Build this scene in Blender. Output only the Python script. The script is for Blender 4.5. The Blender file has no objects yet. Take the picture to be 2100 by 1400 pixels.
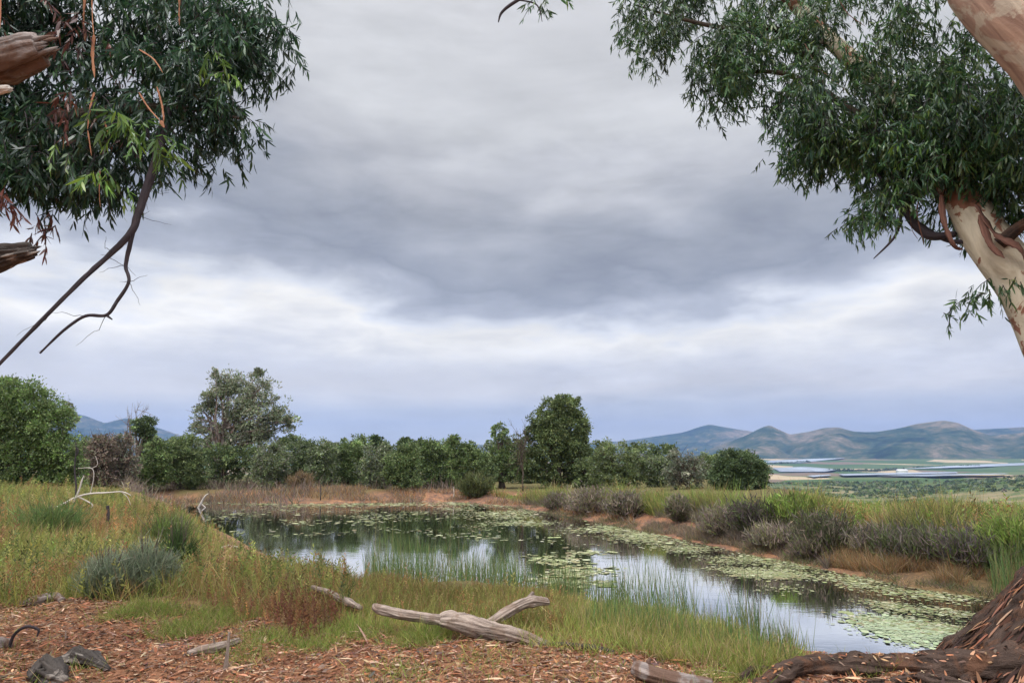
import bpy, math, random
import numpy as np
from mathutils import Vector

SC = bpy.context.scene
COL = SC.collection
rs = np.random.RandomState(7)
R = math.radians

# ------------------------------------------------------------------ camera
CAMZ = 2.4
F = 1517.0
PITCH = math.atan(235 / F)
cd = bpy.data.cameras.new('camera')
cd.lens = 36 * F / 2100; cd.sensor_width = 36; cd.clip_start = 0.05; cd.clip_end = 60000
cam = bpy.data.objects.new('camera', cd); COL.objects.link(cam)
cam.location = (0, 0, CAMZ); cam.rotation_euler = (math.pi / 2 + PITCH, 0, 0)
SC.camera = cam

# ------------------------------------------------------------------ render and light
SC.view_settings.view_transform = 'Standard'; SC.view_settings.look = 'None'
SC.view_settings.exposure = 0.0; SC.view_settings.gamma = 1
SC.render.engine = 'CYCLES'
cy = SC.cycles
cy.max_bounces = 6; cy.diffuse_bounces = 3; cy.glossy_bounces = 3; cy.transmission_bounces = 3
cy.transparent_max_bounces = 4; cy.volume_bounces = 1; cy.use_denoising = True
cy.caustics_reflective = False; cy.caustics_refractive = False
cy.use_adaptive_sampling = True; cy.adaptive_threshold = 0.015

SUN_EL, SUN_AZ = R(52), R(215)      # azimuth clockwise from +Y
sd = bpy.data.lights.new('sun', 'SUN'); sd.energy = 1.5; sd.angle = R(22); sd.color = (1.0, 0.96, 0.9)
sun = bpy.data.objects.new('sun', sd); COL.objects.link(sun)
sv = Vector((math.sin(SUN_AZ) * math.cos(SUN_EL), math.cos(SUN_AZ) * math.cos(SUN_EL), math.sin(SUN_EL)))
sun.rotation_euler = sv.to_track_quat('Z', 'Y').to_euler(); sun.location = sv * 50


class NT:
    """small helper to wire nodes"""
    def __init__(s, nt):
        s.nt = nt; s.n = nt.nodes; s.l = nt.links
    def node(s, typ, **kw):
        n = s.n.new(typ)
        for k, v in kw.items():
            if k.startswith('i_'): s.put(n.inputs[k[2:].replace('_', ' ')], v)
            elif k.startswith('n_'): s.put(n.inputs[int(k[2:])], v)
            else: setattr(n, k, v)
        return n
    def put(s, sock, v):
        if isinstance(v, bpy.types.NodeSocket): s.l.new(v, sock)
        elif isinstance(v, bpy.types.Node): s.l.new(v.outputs[0], sock)
        else:
            if isinstance(v, tuple) and len(v) == 3 and sock.type == 'RGBA': v = v + (1,)
            sock.default_value = v
    def math(s, op, a, b=0.0, clamp=False):
        n = s.n.new('ShaderNodeMath'); n.operation = op; n.use_clamp = clamp
        s.put(n.inputs[0], a); s.put(n.inputs[1], b); return n.outputs[0]
    def noise(s, vec, scale, detail=4, rough=0.5, dist=0.0):
        n = s.node('ShaderNodeTexNoise', i_Scale=scale, i_Detail=detail, i_Roughness=rough, i_Distortion=dist)
        if vec is not None: s.put(n.inputs['Vector'], vec)
        return n.outputs['Fac']
    def mapping(s, vec, scale=(1, 1, 1), loc=(0, 0, 0), rot=(0, 0, 0)):
        n = s.node('ShaderNodeMapping'); s.put(n.inputs['Vector'], vec)
        n.inputs['Scale'].default_value = scale; n.inputs['Location'].default_value = loc; n.inputs['Rotation'].default_value = rot
        return n.outputs[0]
    def ramp(s, fac, stops, interp='LINEAR'):
        n = s.n.new('ShaderNodeValToRGB'); cr = n.color_ramp; cr.interpolation = interp
        while len(cr.elements) < len(stops): cr.elements.new(0.5)
        for e, (p, c) in zip(cr.elements, stops):
            e.position = p; e.color = tuple(c) + (1,) if len(c) == 3 else c
        s.put(n.inputs[0], fac); return n.outputs[0]
    def mix(s, f, a, b, blend='MIX'):
        n = s.n.new('ShaderNodeMix'); n.data_type = 'RGBA'; n.blend_type = blend
        s.put(n.inputs[0], f); s.put(n.inputs[6], a); s.put(n.inputs[7], b); return n.outputs[2]
    def rng(s, v, a, b, c=0.0, d=1.0, smooth=True):
        n = s.n.new('ShaderNodeMapRange'); n.interpolation_type = 'SMOOTHSTEP' if smooth else 'LINEAR'
        s.put(n.inputs[0], v); n.inputs[1].default_value = a; n.inputs[2].default_value = b
        n.inputs[3].default_value = c; n.inputs[4].default_value = d; return n.outputs[0]


def L(r, g, b):
    """sRGB 0-255 to linear"""
    f = lambda c: (c / 255 / 12.92) if c / 255 <= 0.04045 else ((c / 255 + 0.055) / 1.055) ** 2.4
    return (f(r), f(g), f(b))


# ------------------------------------------------------------------ world: overcast sky over a Nishita sky
w = bpy.data.worlds.new('World'); SC.world = w; w.use_nodes = True
W = NT(w.node_tree); W.n.clear()
tc = W.node('ShaderNodeTexCoord')
D = tc.outputs['Generated']
sep = W.node('ShaderNodeSeparateXYZ', n_0=D)
X, Y_, Z = sep.outputs[0], sep.outputs[1], sep.outputs[2]
el = W.math('ARCSINE', W.math('MINIMUM', W.math('MAXIMUM', Z, -1.0), 1.0))
warpv = W.mapping(D, scale=(1.5, 1.5, 3.4), loc=(3.1, 1.7, 0.4))
n1 = W.noise(warpv, 1.9, 6, 0.52, .35)
n2 = W.noise(W.mapping(D, scale=(1.6, 1.6, 4.6), loc=(0.4, 5.2, 2.4), rot=(0, .10, 0)), 4.2, 6, 0.52, 0.2)
n3 = W.noise(W.mapping(D, scale=(1.0, 1.0, 5.0), loc=(7.4, 1.2, 9.4), rot=(0, 0.12, 0)), 3.0, 6, 0.55, 0.3)
# elevation of the lower edge of the dark cloud deck, by azimuth
edge = W.ramp(W.math('ADD', W.math('MULTIPLY', X, .5), .5),
              [(p_, (v_, v_, v_)) for p_, v_ in ((.0, .25), (.22, .25), (.34, .262), (.40, .225), (.455, .182), (.52, .186), (.585, .19), (.66, .215), (.75, .25), (1.0, .25))])
D1 = W.math('SUBTRACT', el, edge)
D1 = W.math('ADD', D1, W.math('MULTIPLY', W.math('SUBTRACT', n1, 0.5), 0.13))
D1 = W.math('ADD', D1, W.math('MULTIPLY', W.math('SUBTRACT', n2, 0.5), 0.19))
Q = lambda v: (v + .3) / .8
deck = W.ramp(W.math('DIVIDE', W.math('ADD', D1, .3), .8, True),
              [(Q(-.20), L(206, 212, 230)), (Q(-.12), L(222, 225, 238)), (Q(-.055), L(250, 250, 254)), (Q(-.025), L(226, 231, 246)), (Q(.01), L(182, 188, 206)), (Q(.05), L(152, 158, 175)),
               (Q(.11), L(170, 175, 190)), (Q(.18), L(192, 195, 207)), (Q(.26), L(206, 209, 219)), (Q(.5), L(214, 216, 227))])
low = W.ramp(W.math('DIVIDE', W.math('ADD', el, W.math('MULTIPLY', W.math('SUBTRACT', n3, .5), .07)), .2, True),
             [(0.0, L(212, 214, 220)), (.14, L(204, 207, 217)), (.34, L(200, 205, 219)), (.46, L(220, 220, 228)), (.62, L(214, 217, 231)), (.85, L(226, 230, 244))])
prof = W.mix(W.rng(el, .09, .155), low, deck)
n4 = W.noise(W.mapping(D, scale=(1.0, 1.0, 3.2), loc=(2.7, 8.2, 1.4), rot=(0, .14, 0)), 11.0, 6, 0.52, 0.15)
n5 = W.noise(W.mapping(D, scale=(1.0, 1.0, 2.2), loc=(1.7, 3.2, 4.4)), 3.4, 3, 0.5, 0.2)
mod = W.math('ADD', W.math('MULTIPLY', W.math('SUBTRACT', n3, 0.5), 0.42), 1.0)
mod = W.math('ADD', mod, W.math('MULTIPLY', W.math('SUBTRACT', n2, 0.5), 0.38))
mod = W.math('ADD', mod, W.math('MULTIPLY', W.math('MULTIPLY', W.math('SUBTRACT', n4, 0.5), W.rng(n5, .35, .65)), .55))
cloud = W.node('ShaderNodeVectorMath', operation='SCALE'); W.put(cloud.inputs[0], prof); W.put(cloud.inputs['Scale'], mod)
# overcast sky grows brighter overhead (out of the frame)
zen = W.rng(el, 0.62, 1.25, 1.0, 4.2)
beh = W.math('ADD', 1.0, W.math('MULTIPLY', W.rng(Y_, 0.35, -0.6, 0.0, 1.0), 0.9))
zen = W.math('MULTIPLY', zen, beh)
cl2 = W.node('ShaderNodeVectorMath', operation='SCALE'); W.put(cl2.inputs[0], cloud.outputs[0]); W.put(cl2.inputs['Scale'], zen)
sky = W.node('ShaderNodeTexSky', sky_type='NISHITA', sun_disc=False, sun_elevation=SUN_EL, sun_rotation=SUN_AZ)
skys = W.node('ShaderNodeVectorMath', operation='SCALE'); W.put(skys.inputs[0], sky.outputs[0]); skys.inputs['Scale'].default_value = 0.10
tintn = W.node('ShaderNodeVectorMath', operation='MULTIPLY'); W.put(tintn.inputs[0], cl2.outputs[0]); tintn.inputs[1].default_value = (1.06, 1.04, .96)
col = W.mix(0.97, skys.outputs[0], tintn.outputs[0])
bg = W.node('ShaderNodeBackground', n_0=col, n_1=1.0)
out = W.node('ShaderNodeOutputWorld'); W.l.new(bg.outputs[0], out.inputs[0])

# ------------------------------------------------------------------ projection helpers (photo pixels, 2100 x 1400)
cp, sp = math.cos(PITCH), math.sin(PITCH)
def ray(px, py):
    a = (px - 1050) / F; b = (700 - py) / F
    return np.array([a, cp - b * sp, sp + b * cp])
def PY(px, py, y):
    d = ray(px, py); t = y / d[1]
    return np.array([d[0] * t, y, CAMZ + d[2] * t])
def PZ(px, py, z):
    d = ray(px, py); t = (z - CAMZ) / d[2]
    return np.array([d[0] * t, d[1] * t, z])
def pix(P):
    P = np.atleast_2d(P); x = P[:, 0]; y = P[:, 1]; z = P[:, 2] - CAMZ
    dep = y * cp + z * sp; up = -y * sp + z * cp
    dep = np.maximum(dep, 1e-3)
    return 1050 + F * x / dep, 700 - F * up / dep
def pxm(y):           # metres per photo pixel at distance y
    return y / F

# ------------------------------------------------------------------ numpy noise
def _h(i, j, k, s):
    n = (i * 374761393 + j * 668265263 + k * 2147483647 * 3 + s * 974634777) & 0xFFFFFFFF
    n = ((n ^ (n >> 13)) * 1274126177) & 0xFFFFFFFF
    n = ((n ^ (n >> 16)) * 2246822519) & 0xFFFFFFFF
    return ((n ^ (n >> 15)) & 0xFFFFFF) / float(0xFFFFFF)
def vn(p, s=0):
    p = np.asarray(p, float)
    if p.shape[1] == 2: p = np.c_[p, np.zeros(len(p))]
    i = np.floor(p).astype(np.int64); f = p - i; f = f * f * (3 - 2 * f)
    r = 0
    for a in (0, 1):
        for b in (0, 1):
            for c in (0, 1):
                wgt = (f[:, 0] if a else 1 - f[:, 0]) * (f[:, 1] if b else 1 - f[:, 1]) * (f[:, 2] if c else 1 - f[:, 2])
                r = r + wgt * _h(i[:, 0] + a, i[:, 1] + b, i[:, 2] + c, s)
    return r
def fbm(p, o=4, s=0):
    p = np.asarray(p, float); r = 0; a = 0.5; t = 0
    for k in range(o):
        r = r + a * vn(p * (2 ** k) + 17.3 * k, s + k); t += a; a *= 0.5
    return r / t
def sstep(x, a, b):
    t = np.clip((x - a) / (b - a), 0, 1); return t * t * (3 - 2 * t)

# ------------------------------------------------------------------ pond outline (water level z = 0)
SH = [(250, 1031), (330, 1026), (430, 1028), (550, 1031), (660, 1031), (800, 1028), (930, 1028), (1040, 1037), (1150, 1055),
      (1250, 1075), (1350, 1095), (1450, 1116), (1550, 1138), (1650, 1158), (1750, 1178), (1850, 1198), (1940, 1213), (2030, 1225),
      (2200, 1250), (2320, 1290), (2250, 1345), (2080, 1370), (1900, 1350), (1750, 1358), (1650, 1352), (1540, 1325), (1420, 1285), (1250, 1250), (1100, 1222),
      (920, 1214), (760, 1204), (660, 1185), (590, 1160), (520, 1128), (455, 1092), (390, 1070), (320, 1055), (260, 1042)]
ctrl = np.array([PZ(x, y, 0)[:2] for x, y in SH])
def catmull(c, n=4, closed=True):
    o = []; m = len(c)
    for i in range(m if closed else m - 1):
        if closed: p0, p1, p2, p3 = c[(i - 1) % m], c[i], c[(i + 1) % m], c[(i + 2) % m]
        else: p0, p1, p2, p3 = c[max(i - 1, 0)], c[i], c[i + 1], c[min(i + 2, m - 1)]
        for k in range(n):
            t = k / n
            o.append(0.5 * (2 * p1 + (p2 - p0) * t + (2 * p0 - 5 * p1 + 4 * p2 - p3) * t * t + (3 * p1 - p0 - 3 * p2 + p3) * t ** 3))
    if not closed: o.append(c[-1])
    return np.array(o)
POND = catmull(ctrl, 3)
def sdist(x, y):
    """signed distance to the pond edge, positive on land"""
    x = np.asarray(x, float).ravel(); y = np.asarray(y, float).ravel()
    best = np.full(len(x), 1e18); ins = np.zeros(len(x), bool)
    A = POND; B = np.roll(POND, -1, 0)
    for a, b in zip(A, B):
        e = b - a; L2 = e @ e
        t = np.clip(((x - a[0]) * e[0] + (y - a[1]) * e[1]) / L2, 0, 1)
        d = (x - a[0] - t * e[0]) ** 2 + (y - a[1] - t * e[1]) ** 2
        best = np.minimum(best, d)
        c = ((a[1] > y) != (b[1] > y))
        with np.errstate(divide='ignore', invalid='ignore'):
            ins ^= c & (x < (b[0] - a[0]) * (y - a[1]) / (b[1] - a[1] + 1e-12) + a[0])
    d = np.sqrt(best); return np.where(ins, -d, d)

VR = np.array([0, 40, 60, 100, 150, 300, 600, 1000, 2000, 2500, 3000, 3500, 4000, 20000.])
VZ = np.array([.0, .0, -2.2, -7.5, -12, -20, -34, -40, -44, -43, -36, -24, -12, -10.])
def height(x, y, detail=True):
    x = np.asarray(x, float); y = np.asarray(y, float); sh = x.shape
    x = x.ravel(); y = y.ravel()
    s = sdist(x, y); r = np.hypot(x, y); P = np.c_[x, y]
    near = sstep(y, 22, 10)                                   # near bank
    leftup = sstep(x, -5, -12) * sstep(y, 9, 20) * sstep(y, 36, 27)
    plateau = 0.80 + 0.45 * leftup - 0.32 * sstep(y, 29, 38) * sstep(x, 14, 2)
    wid = 3.2 * near + 2.6 * (1 - near)
    wid = wid + 1.6 * near * sstep(x, 2, -3) + 0.9 * near * sstep(x, 1.5, 4)
    edge = s + 0.5 * (fbm(P * 0.8, 3, 5) - 0.5)
    land = plateau * sstep(edge / wid, -0.12, 1.0)
    z = np.where(s > 0, np.maximum(land, np.minimum(0.02 + s * 0.05, .3)), np.maximum(s * 0.35, -0.7) + 0.02)
    # valley: falls away beyond the dam, later on the wooded side
    az = np.degrees(np.arctan2(x, y))
    shift = np.where(np.abs(az) > 90, 0, 1) * 45 * sstep(az, 20, 12) + np.where(y < 0, 20, 0)
    rr = np.maximum(r - shift + 13 * sstep(az, 19, 26) * sstep(y, 0, 15), 0)
    z = z + np.interp(rr, VR, VZ)
    # right-hand hillside in the middle distance
    hz = 32 * np.exp(-((az - 42) / 9.0) ** 2) * sstep(r, 450, 900) * sstep(r, 2200, 1200)
    z = z + hz + sstep(r, 120, 400) * (fbm(P / 140.0, 3, 9) - 0.5) * np.minimum(r / 90, 9)
    if detail:
        z = z + np.where(s > 0.1, 1, 0) * sstep(s, 0.1, 1.2) * ((fbm(P * 1.1, 4, 2) - 0.5) * 0.20 + (fbm(P * 6, 3, 3) - 0.5) * 0.05)
    return z.reshape(sh)
def hz1(x, y): return float(height(np.array([x]), np.array([y]))[0])
def G(px, py, dmax=400):
    """where the ray through a photo pixel meets the ground"""
    d = ray(px, py); lo, hi = 2.0, dmax
    for _ in range(3):
        t = np.geomspace(lo, hi, 500)
        zz = height(d[0] * t, d[1] * t); below = np.nonzero(CAMZ + d[2] * t < np.maximum(zz, 0 if dmax < 500 else -99))[0]
        k = below[0] if len(below) else len(t) - 1
        lo, hi = t[max(k - 1, 0)], t[k]
        if k == len(t) - 1: break
    return np.array([d[0] * t[k], d[1] * t[k], max(zz[k], 0) if dmax < 500 else zz[k]])

# ------------------------------------------------------------------ mesh building
def build(name, V, faces, mat=None, parent=None, col=None, uv=None, smooth=False, attrs=None):
    V = np.asarray(V, np.float32)
    if not isinstance(faces, list): faces = [faces]
    me = bpy.data.meshes.new(name)
    nf = sum(len(f) for f in faces)
    loops = np.concatenate([np.asarray(f, np.int32).ravel() for f in faces])
    tot = np.concatenate([np.full(len(f), np.asarray(f).shape[1], np.int32) for f in faces])
    st = np.concatenate([[0], np.cumsum(tot)[:-1]]).astype(np.int32)
    me.vertices.add(len(V)); me.vertices.foreach_set('co', V.ravel())
    me.loops.add(len(loops)); me.loops.foreach_set('vertex_index', loops)
    me.polygons.add(nf); me.polygons.foreach_set('loop_start', st); me.polygons.foreach_set('loop_total', tot)
    if smooth: me.polygons.foreach_set('use_smooth', np.ones(nf, bool))
    me.update(calc_edges=True); me.validate()
    if col is not None:
        a = me.color_attributes.new('Col', 'FLOAT_COLOR', 'POINT')
        c = np.ones((len(V), 4), np.float32); c[:, :3] = col; a.data.foreach_set('color', c.ravel())
    if attrs:
        for k, v in attrs.items():
            a = me.attributes.new(k, 'FLOAT', 'POINT'); a.data.foreach_set('value', np.asarray(v, np.float32).ravel())
    if uv is not None:
        u = me.uv_layers.new(name='UV'); u.data.foreach_set('uv', np.asarray(uv, np.float32)[loops].ravel())
    o = bpy.data.objects.new(name, me); COL.objects.link(o)
    if mat: me.materials.append(mat)
    if parent: o.parent = parent; o.matrix_parent_inverse = parent.matrix_world.inverted() if parent.matrix_world else o.matrix_parent_inverse
    return o

def tag(o, label=None, cat=None, group=None, kind=None):
    if label: o['label'] = label
    if cat: o['category'] = cat
    if group: o['group'] = group
    if kind: o['kind'] = kind
    return o
def thing(name, loc, label, cat, group=None):
    o = bpy.data.objects.new(name, None); COL.objects.link(o); o.location = tuple(loc)
    o.empty_display_size = 0.2
    bpy.context.view_layer.update()
    return tag(o, label, cat, group)

class Acc:
    """collects pieces into one mesh"""
    def __init__(s): s.V = []; s.F = {}; s.C = []; s.U = []; s.n = 0
    def add(s, V, faces, col=None, uv=None):
        V = np.asarray(V, float)
        for f in (faces if isinstance(faces, list) else [faces]):
            f = np.asarray(f); s.F.setdefault(f.shape[1], []).append(f + s.n)
        s.V.append(V); s.n += len(V)
        s.C.append(np.broadcast_to(np.asarray(col if col is not None else (1, 1, 1), float), (len(V), 3)))
        s.U.append(uv if uv is not None else np.zeros((len(V), 2)))
    def build(s, name, mat, parent=None, smooth=False):
        return build(name, np.concatenate(s.V), [np.concatenate(f) for f in s.F.values()], mat, parent,
                     np.concatenate(s.C), np.concatenate(s.U), smooth)

def norm(v): return v / (np.linalg.norm(v, axis=-1, keepdims=True) + 1e-9)
def frames(dirs, up=None, rnd=None):
    """rotation matrices whose local Y runs along dirs"""
    rnd = rnd or rs
    y = norm(dirs); q = rnd.normal(size=y.shape) if up is None else up
    x = norm(np.cross(y, q)); z = np.cross(x, y)
    return np.stack([x, y, z], -1)
def inst(tV, tF, pos, M, scale, col):
    """N copies of a template; scale (N,3); col (N,3) -> V, faces, colours"""
    N = len(pos); m = len(tV)
    Vl = tV[None] * scale[:, None, :]
    V = np.einsum('nij,nkj->nki', M, Vl) + pos[:, None]
    fs = [(f[None] + (np.arange(N) * m)[:, None, None]).reshape(-1, f.shape[1]) for f in tF]
    return V.reshape(-1, 3), fs, np.repeat(col, m, 0)
def strip(ws, ts, bend=0.0, side=0.0, fold=0.0):
    """a tapered blade along +Y of length 1, width ws, drooping towards -Z"""
    V = []; 
    for w_, t in zip(ws, ts):
        z = -bend * t * t; x0 = side * t * (1 - t) * 4
        if w_ == 0: V.append((x0, t, z))
        else: V += [(x0 - w_ / 2, t, z + fold * w_), (x0 + w_ / 2, t, z + fold * w_)]
    q = []; tr = []; i = 0
    for a, b in zip(ws[:-1], ws[1:]):
        if a == 0: tr.append((i, i + 2, i + 1)); i += 1
        elif b == 0: tr.append((i, i + 1, i + 2)); i += 2
        else: q.append((i, i + 1, i + 3, i + 2)); i += 2
    fs = []
    if q: fs.append(np.array(q))
    if tr: fs.append(np.array(tr))
    return np.array(V, float), fs
GUM = strip([0, .8, 1.0, .6, 0], [0, .18, .42, .75, 1], 0.12, 0.12)
BLADE = strip([1.0, .85, .55, 0], [0, .35, .7, 1], 0.35)
BLADE2 = strip([1.0, .9, .6, 0], [0, .35, .7, 1], 0.10)
LEAF = strip([0, 1.0, 0], [0, .45, 1], 0.15)
def pick(pal, n, rnd=None, jit=0.18):
    rnd = rnd or rs
    pal = np.array(pal); c = pal[rnd.randint(0, len(pal), n)]
    return c * np.exp(rnd.normal(0, jit, (n, 1))) * np.exp(rnd.normal(0, jit * 0.25, (n, 3)))

def tube(path, rad, seg=8, bump=0.0, bscale=3.0, ridge=0.0, seed=0, cap=True, flat=1.0):
    path = np.asarray(path, float); rad = np.asarray(rad, float); n = len(path)
    T = np.gradient(path, axis=0); T = norm(T)
    ref = np.array([0.13, 0.31, 0.94]) if abs(T[0] @ np.array([0, 0, 1.])) < .9 else np.array([1., .1, 0])
    x = ref - (ref @ T[0]) * T[0]; x /= np.linalg.norm(x)
    V = np.zeros((n, seg, 3)); UV = np.zeros((n, seg, 2)); a = np.arange(seg) / seg * 2 * np.pi
    lenv = np.concatenate([[0], np.cumsum(np.linalg.norm(np.diff(path, axis=0), axis=1))])
    for i in range(n):
        x = x - (x @ T[i]) * T[i]; x /= np.linalg.norm(x); y = np.cross(T[i], x)
        V[i] = path[i] + rad[i] * (np.cos(a)[:, None] * x + np.sin(a)[:, None] * y * flat)
        UV[i, :, 0] = np.abs(a / np.pi - 1) * rad.mean() * 3.14; UV[i, :, 1] = lenv[i]
    if bump or ridge:
        q = V.reshape(-1, 3); c = np.repeat(path, seg, 0); rr = np.repeat(rad, seg)
        d = (fbm(q * bscale, 4, seed) - .5) * 2 * bump
        if ridge:
            aa = np.tile(a, n); ll = np.repeat(lenv, seg)
            d = d + ridge * 2 * (fbm(np.c_[np.cos(aa) * 5, np.sin(aa) * 5, ll * 1.2 / max(rad.mean() * 4, .1)], 4, seed + 9) - .5)
        V = (q + norm(q - c) * (d * rr)[:, None]).reshape(n, seg, 3)
    V = V.reshape(-1, 3); UV = UV.reshape(-1, 2)
    i, j = np.meshgrid(np.arange(n - 1), np.arange(seg), indexing='ij'); i = i.ravel(); j = j.ravel(); k = (j + 1) % seg
    fs = [np.c_[i * seg + j, i * seg + k, (i + 1) * seg + k, (i + 1) * seg + j]]
    if cap:
        V = np.r_[V, path[-1:], path[:1]]; UV = np.r_[UV, [[0, lenv[-1]]], [[0, 0]]]; c = n * seg; jj = np.arange(seg)
        fs.append(np.r_[np.c_[(n - 1) * seg + jj, (n - 1) * seg + (jj + 1) % seg, np.full(seg, c)],
                        np.c_[(jj + 1) % seg, jj, np.full(seg, c + 1)]])
    return V, fs, UV
def addtube(acc, path, rad, seg=8, col=(1, 1, 1), **kw):
    V, f, U = tube(path, rad, seg, **kw); acc.add(V, f, col, U)
def smoothpath(pts, rads, n=6):
    p = catmull(np.asarray(pts, float), n, False)
    r = np.interp(np.linspace(0, len(rads) - 1, len(p)), np.arange(len(rads)), rads)
    return p, r
def wig(p0, p1, n, amp, rnd, sag=0.0):
    t = np.linspace(0, 1, n)[:, None]; p = p0 + (p1 - p0) * t
    Ln = np.linalg.norm(p1 - p0)
    off = rnd.normal(0, amp * Ln, (n, 3)) * np.sin(np.pi * t); off = np.cumsum(off, 0) * 0.5
    off = off - off[-1] * t
    p = p + off; p[:, 2] += sag * Ln * (np.sin(np.pi * t[:, 0]))
    return p

# ------------------------------------------------------------------ materials
def newmat(name):
    m = bpy.data.materials.new(name); m.use_nodes = True; n = NT(m.node_tree); n.n.clear()
    o = n.node('ShaderNodeOutputMaterial'); return m, n, o
def leafmat(name, trans=0.3, rough=0.5, spec=0.35, tint=1.0):
    m, n, o = newmat(name)
    a = n.node('ShaderNodeAttribute', attribute_name='Col')
    c = n.node('ShaderNodeVectorMath', operation='SCALE'); n.put(c.inputs[0], a.outputs['Color']); c.inputs['Scale'].default_value = tint
    p = n.node('ShaderNodeBsdfPrincipled', i_Roughness=rough); n.put(p.inputs['Base Color'], c.outputs[0])
    p.inputs['Specular IOR Level'].default_value = spec
    t = n.node('ShaderNodeBsdfTranslucent')
    t2 = n.mix(0.5, c.outputs[0], (0.5, 0.75, 0.1), 'MULTIPLY'); n.put(t.inputs[0], n.mix(0.0, c.outputs[0], t2))
    mx = n.node('ShaderNodeMixShader'); mx.inputs[0].default_value = trans
    n.l.new(p.outputs[0], mx.inputs[1]); n.l.new(t.outputs[0], mx.inputs[2]); n.l.new(mx.outputs[0], o.inputs[0])
    return m
M_leaf = leafmat('leaf', .30, .5); M_gum = leafmat('gum_leaf', .3, .34, .6); M_grass = leafmat('grass_blade', .35, .6, .2)
M_dry = leafmat('dry_leaf', .1, .75, .15)

def barkmat(name, c1, c2, c3=None, sc=(14, 2.2), bump=0.5, patch=3.0, lo=.45, hi=.6, dist=0.02):
    m, n, o = newmat(name)
    uv = n.node('ShaderNodeUVMap').outputs[0]
    a = n.node('ShaderNodeAttribute', attribute_name='Col')
    v = n.mapping(uv, scale=(sc[0], sc[1], 1)); f = n.noise(v, 1.0, 8, .65, .6)
    obj = n.node('ShaderNodeTexCoord').outputs['Object']
    g = n.noise(obj, patch, 5, .6, .5)
    base = n.ramp(f, [(0.3, c1), (0.62, c2)])
    if c3: base = n.mix(n.rng(g, lo, hi), base, n.ramp(f, [(0.3, tuple(x * .6 for x in c3)), (.7, c3)]))
    base = n.mix(1.0, base, a.outputs['Color'], 'MULTIPLY')
    p = n.node('ShaderNodeBsdfPrincipled', i_Roughness=.85); p.inputs['Specular IOR Level'].default_value = .2
    n.put(p.inputs['Base Color'], base)
    h = n.math('ADD', f, n.math('MULTIPLY', n.noise(obj, 45, 4, .6), .35))
    b = n.node('ShaderNodeBump', i_Strength=bump, i_Distance=dist, i_Height=h); n.put(p.inputs['Normal'], b)
    n.l.new(p.outputs[0], o.inputs[0]); return m
M_bark = barkmat('bark', (.035, .026, .02), (.14, .11, .085), None, bump=.6)
M_darkbark = barkmat('dark_bark', (.02, .016, .02), (.075, .06, .065))
M_basebark = barkmat('base_bark', (.018, .012, .010), (.11, .072, .055), (.16, .08, .048), sc=(16, 2.2), bump=1.0, patch=3.4, dist=.05, lo=.5, hi=.62)
M_limb = barkmat('smooth_limb', (.36, .30, .21), (.62, .55, .42), (.30, .14, .09), sc=(9, 2.2), bump=.5, patch=2.3, lo=.52, hi=.55)
M_salmon = barkmat('salmon_limb', (.20, .12, .09), (.46, .31, .23), (.58, .48, .37), sc=(11, 1.1), bump=.7, patch=3.2, lo=.49, hi=.55)
M_driftwood = barkmat('driftwood', (.07, .05, .04), (.44, .35, .29), (.30, .22, .17), sc=(48, 3.2), bump=1.0, patch=6, dist=.02, lo=.5, hi=.6)
M_greywood = barkmat('grey_wood', (.09, .075, .07), (.36, .30, .27), (.18, .11, .08), sc=(20, 1.6), bump=.9, patch=5)
M_whitewood = barkmat('white_wood', (.35, .30, .26), (.68, .62, .56), None, sc=(20, 2))
M_charwood = barkmat('charred_wood', (.025, .02, .018), (.10, .085, .075), (.36, .31, .27), sc=(18, 3), bump=1., patch=6, lo=.52, hi=.6)
M_strip_dark = barkmat('dark_bark_strip', (.07, .035, .028), (.22, .11, .08), None, sc=(20, 1.5))
M_strip = barkmat('bark_strip', (.22, .09, .05), (.52, .26, .15), None, sc=(20, 1.5))

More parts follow.
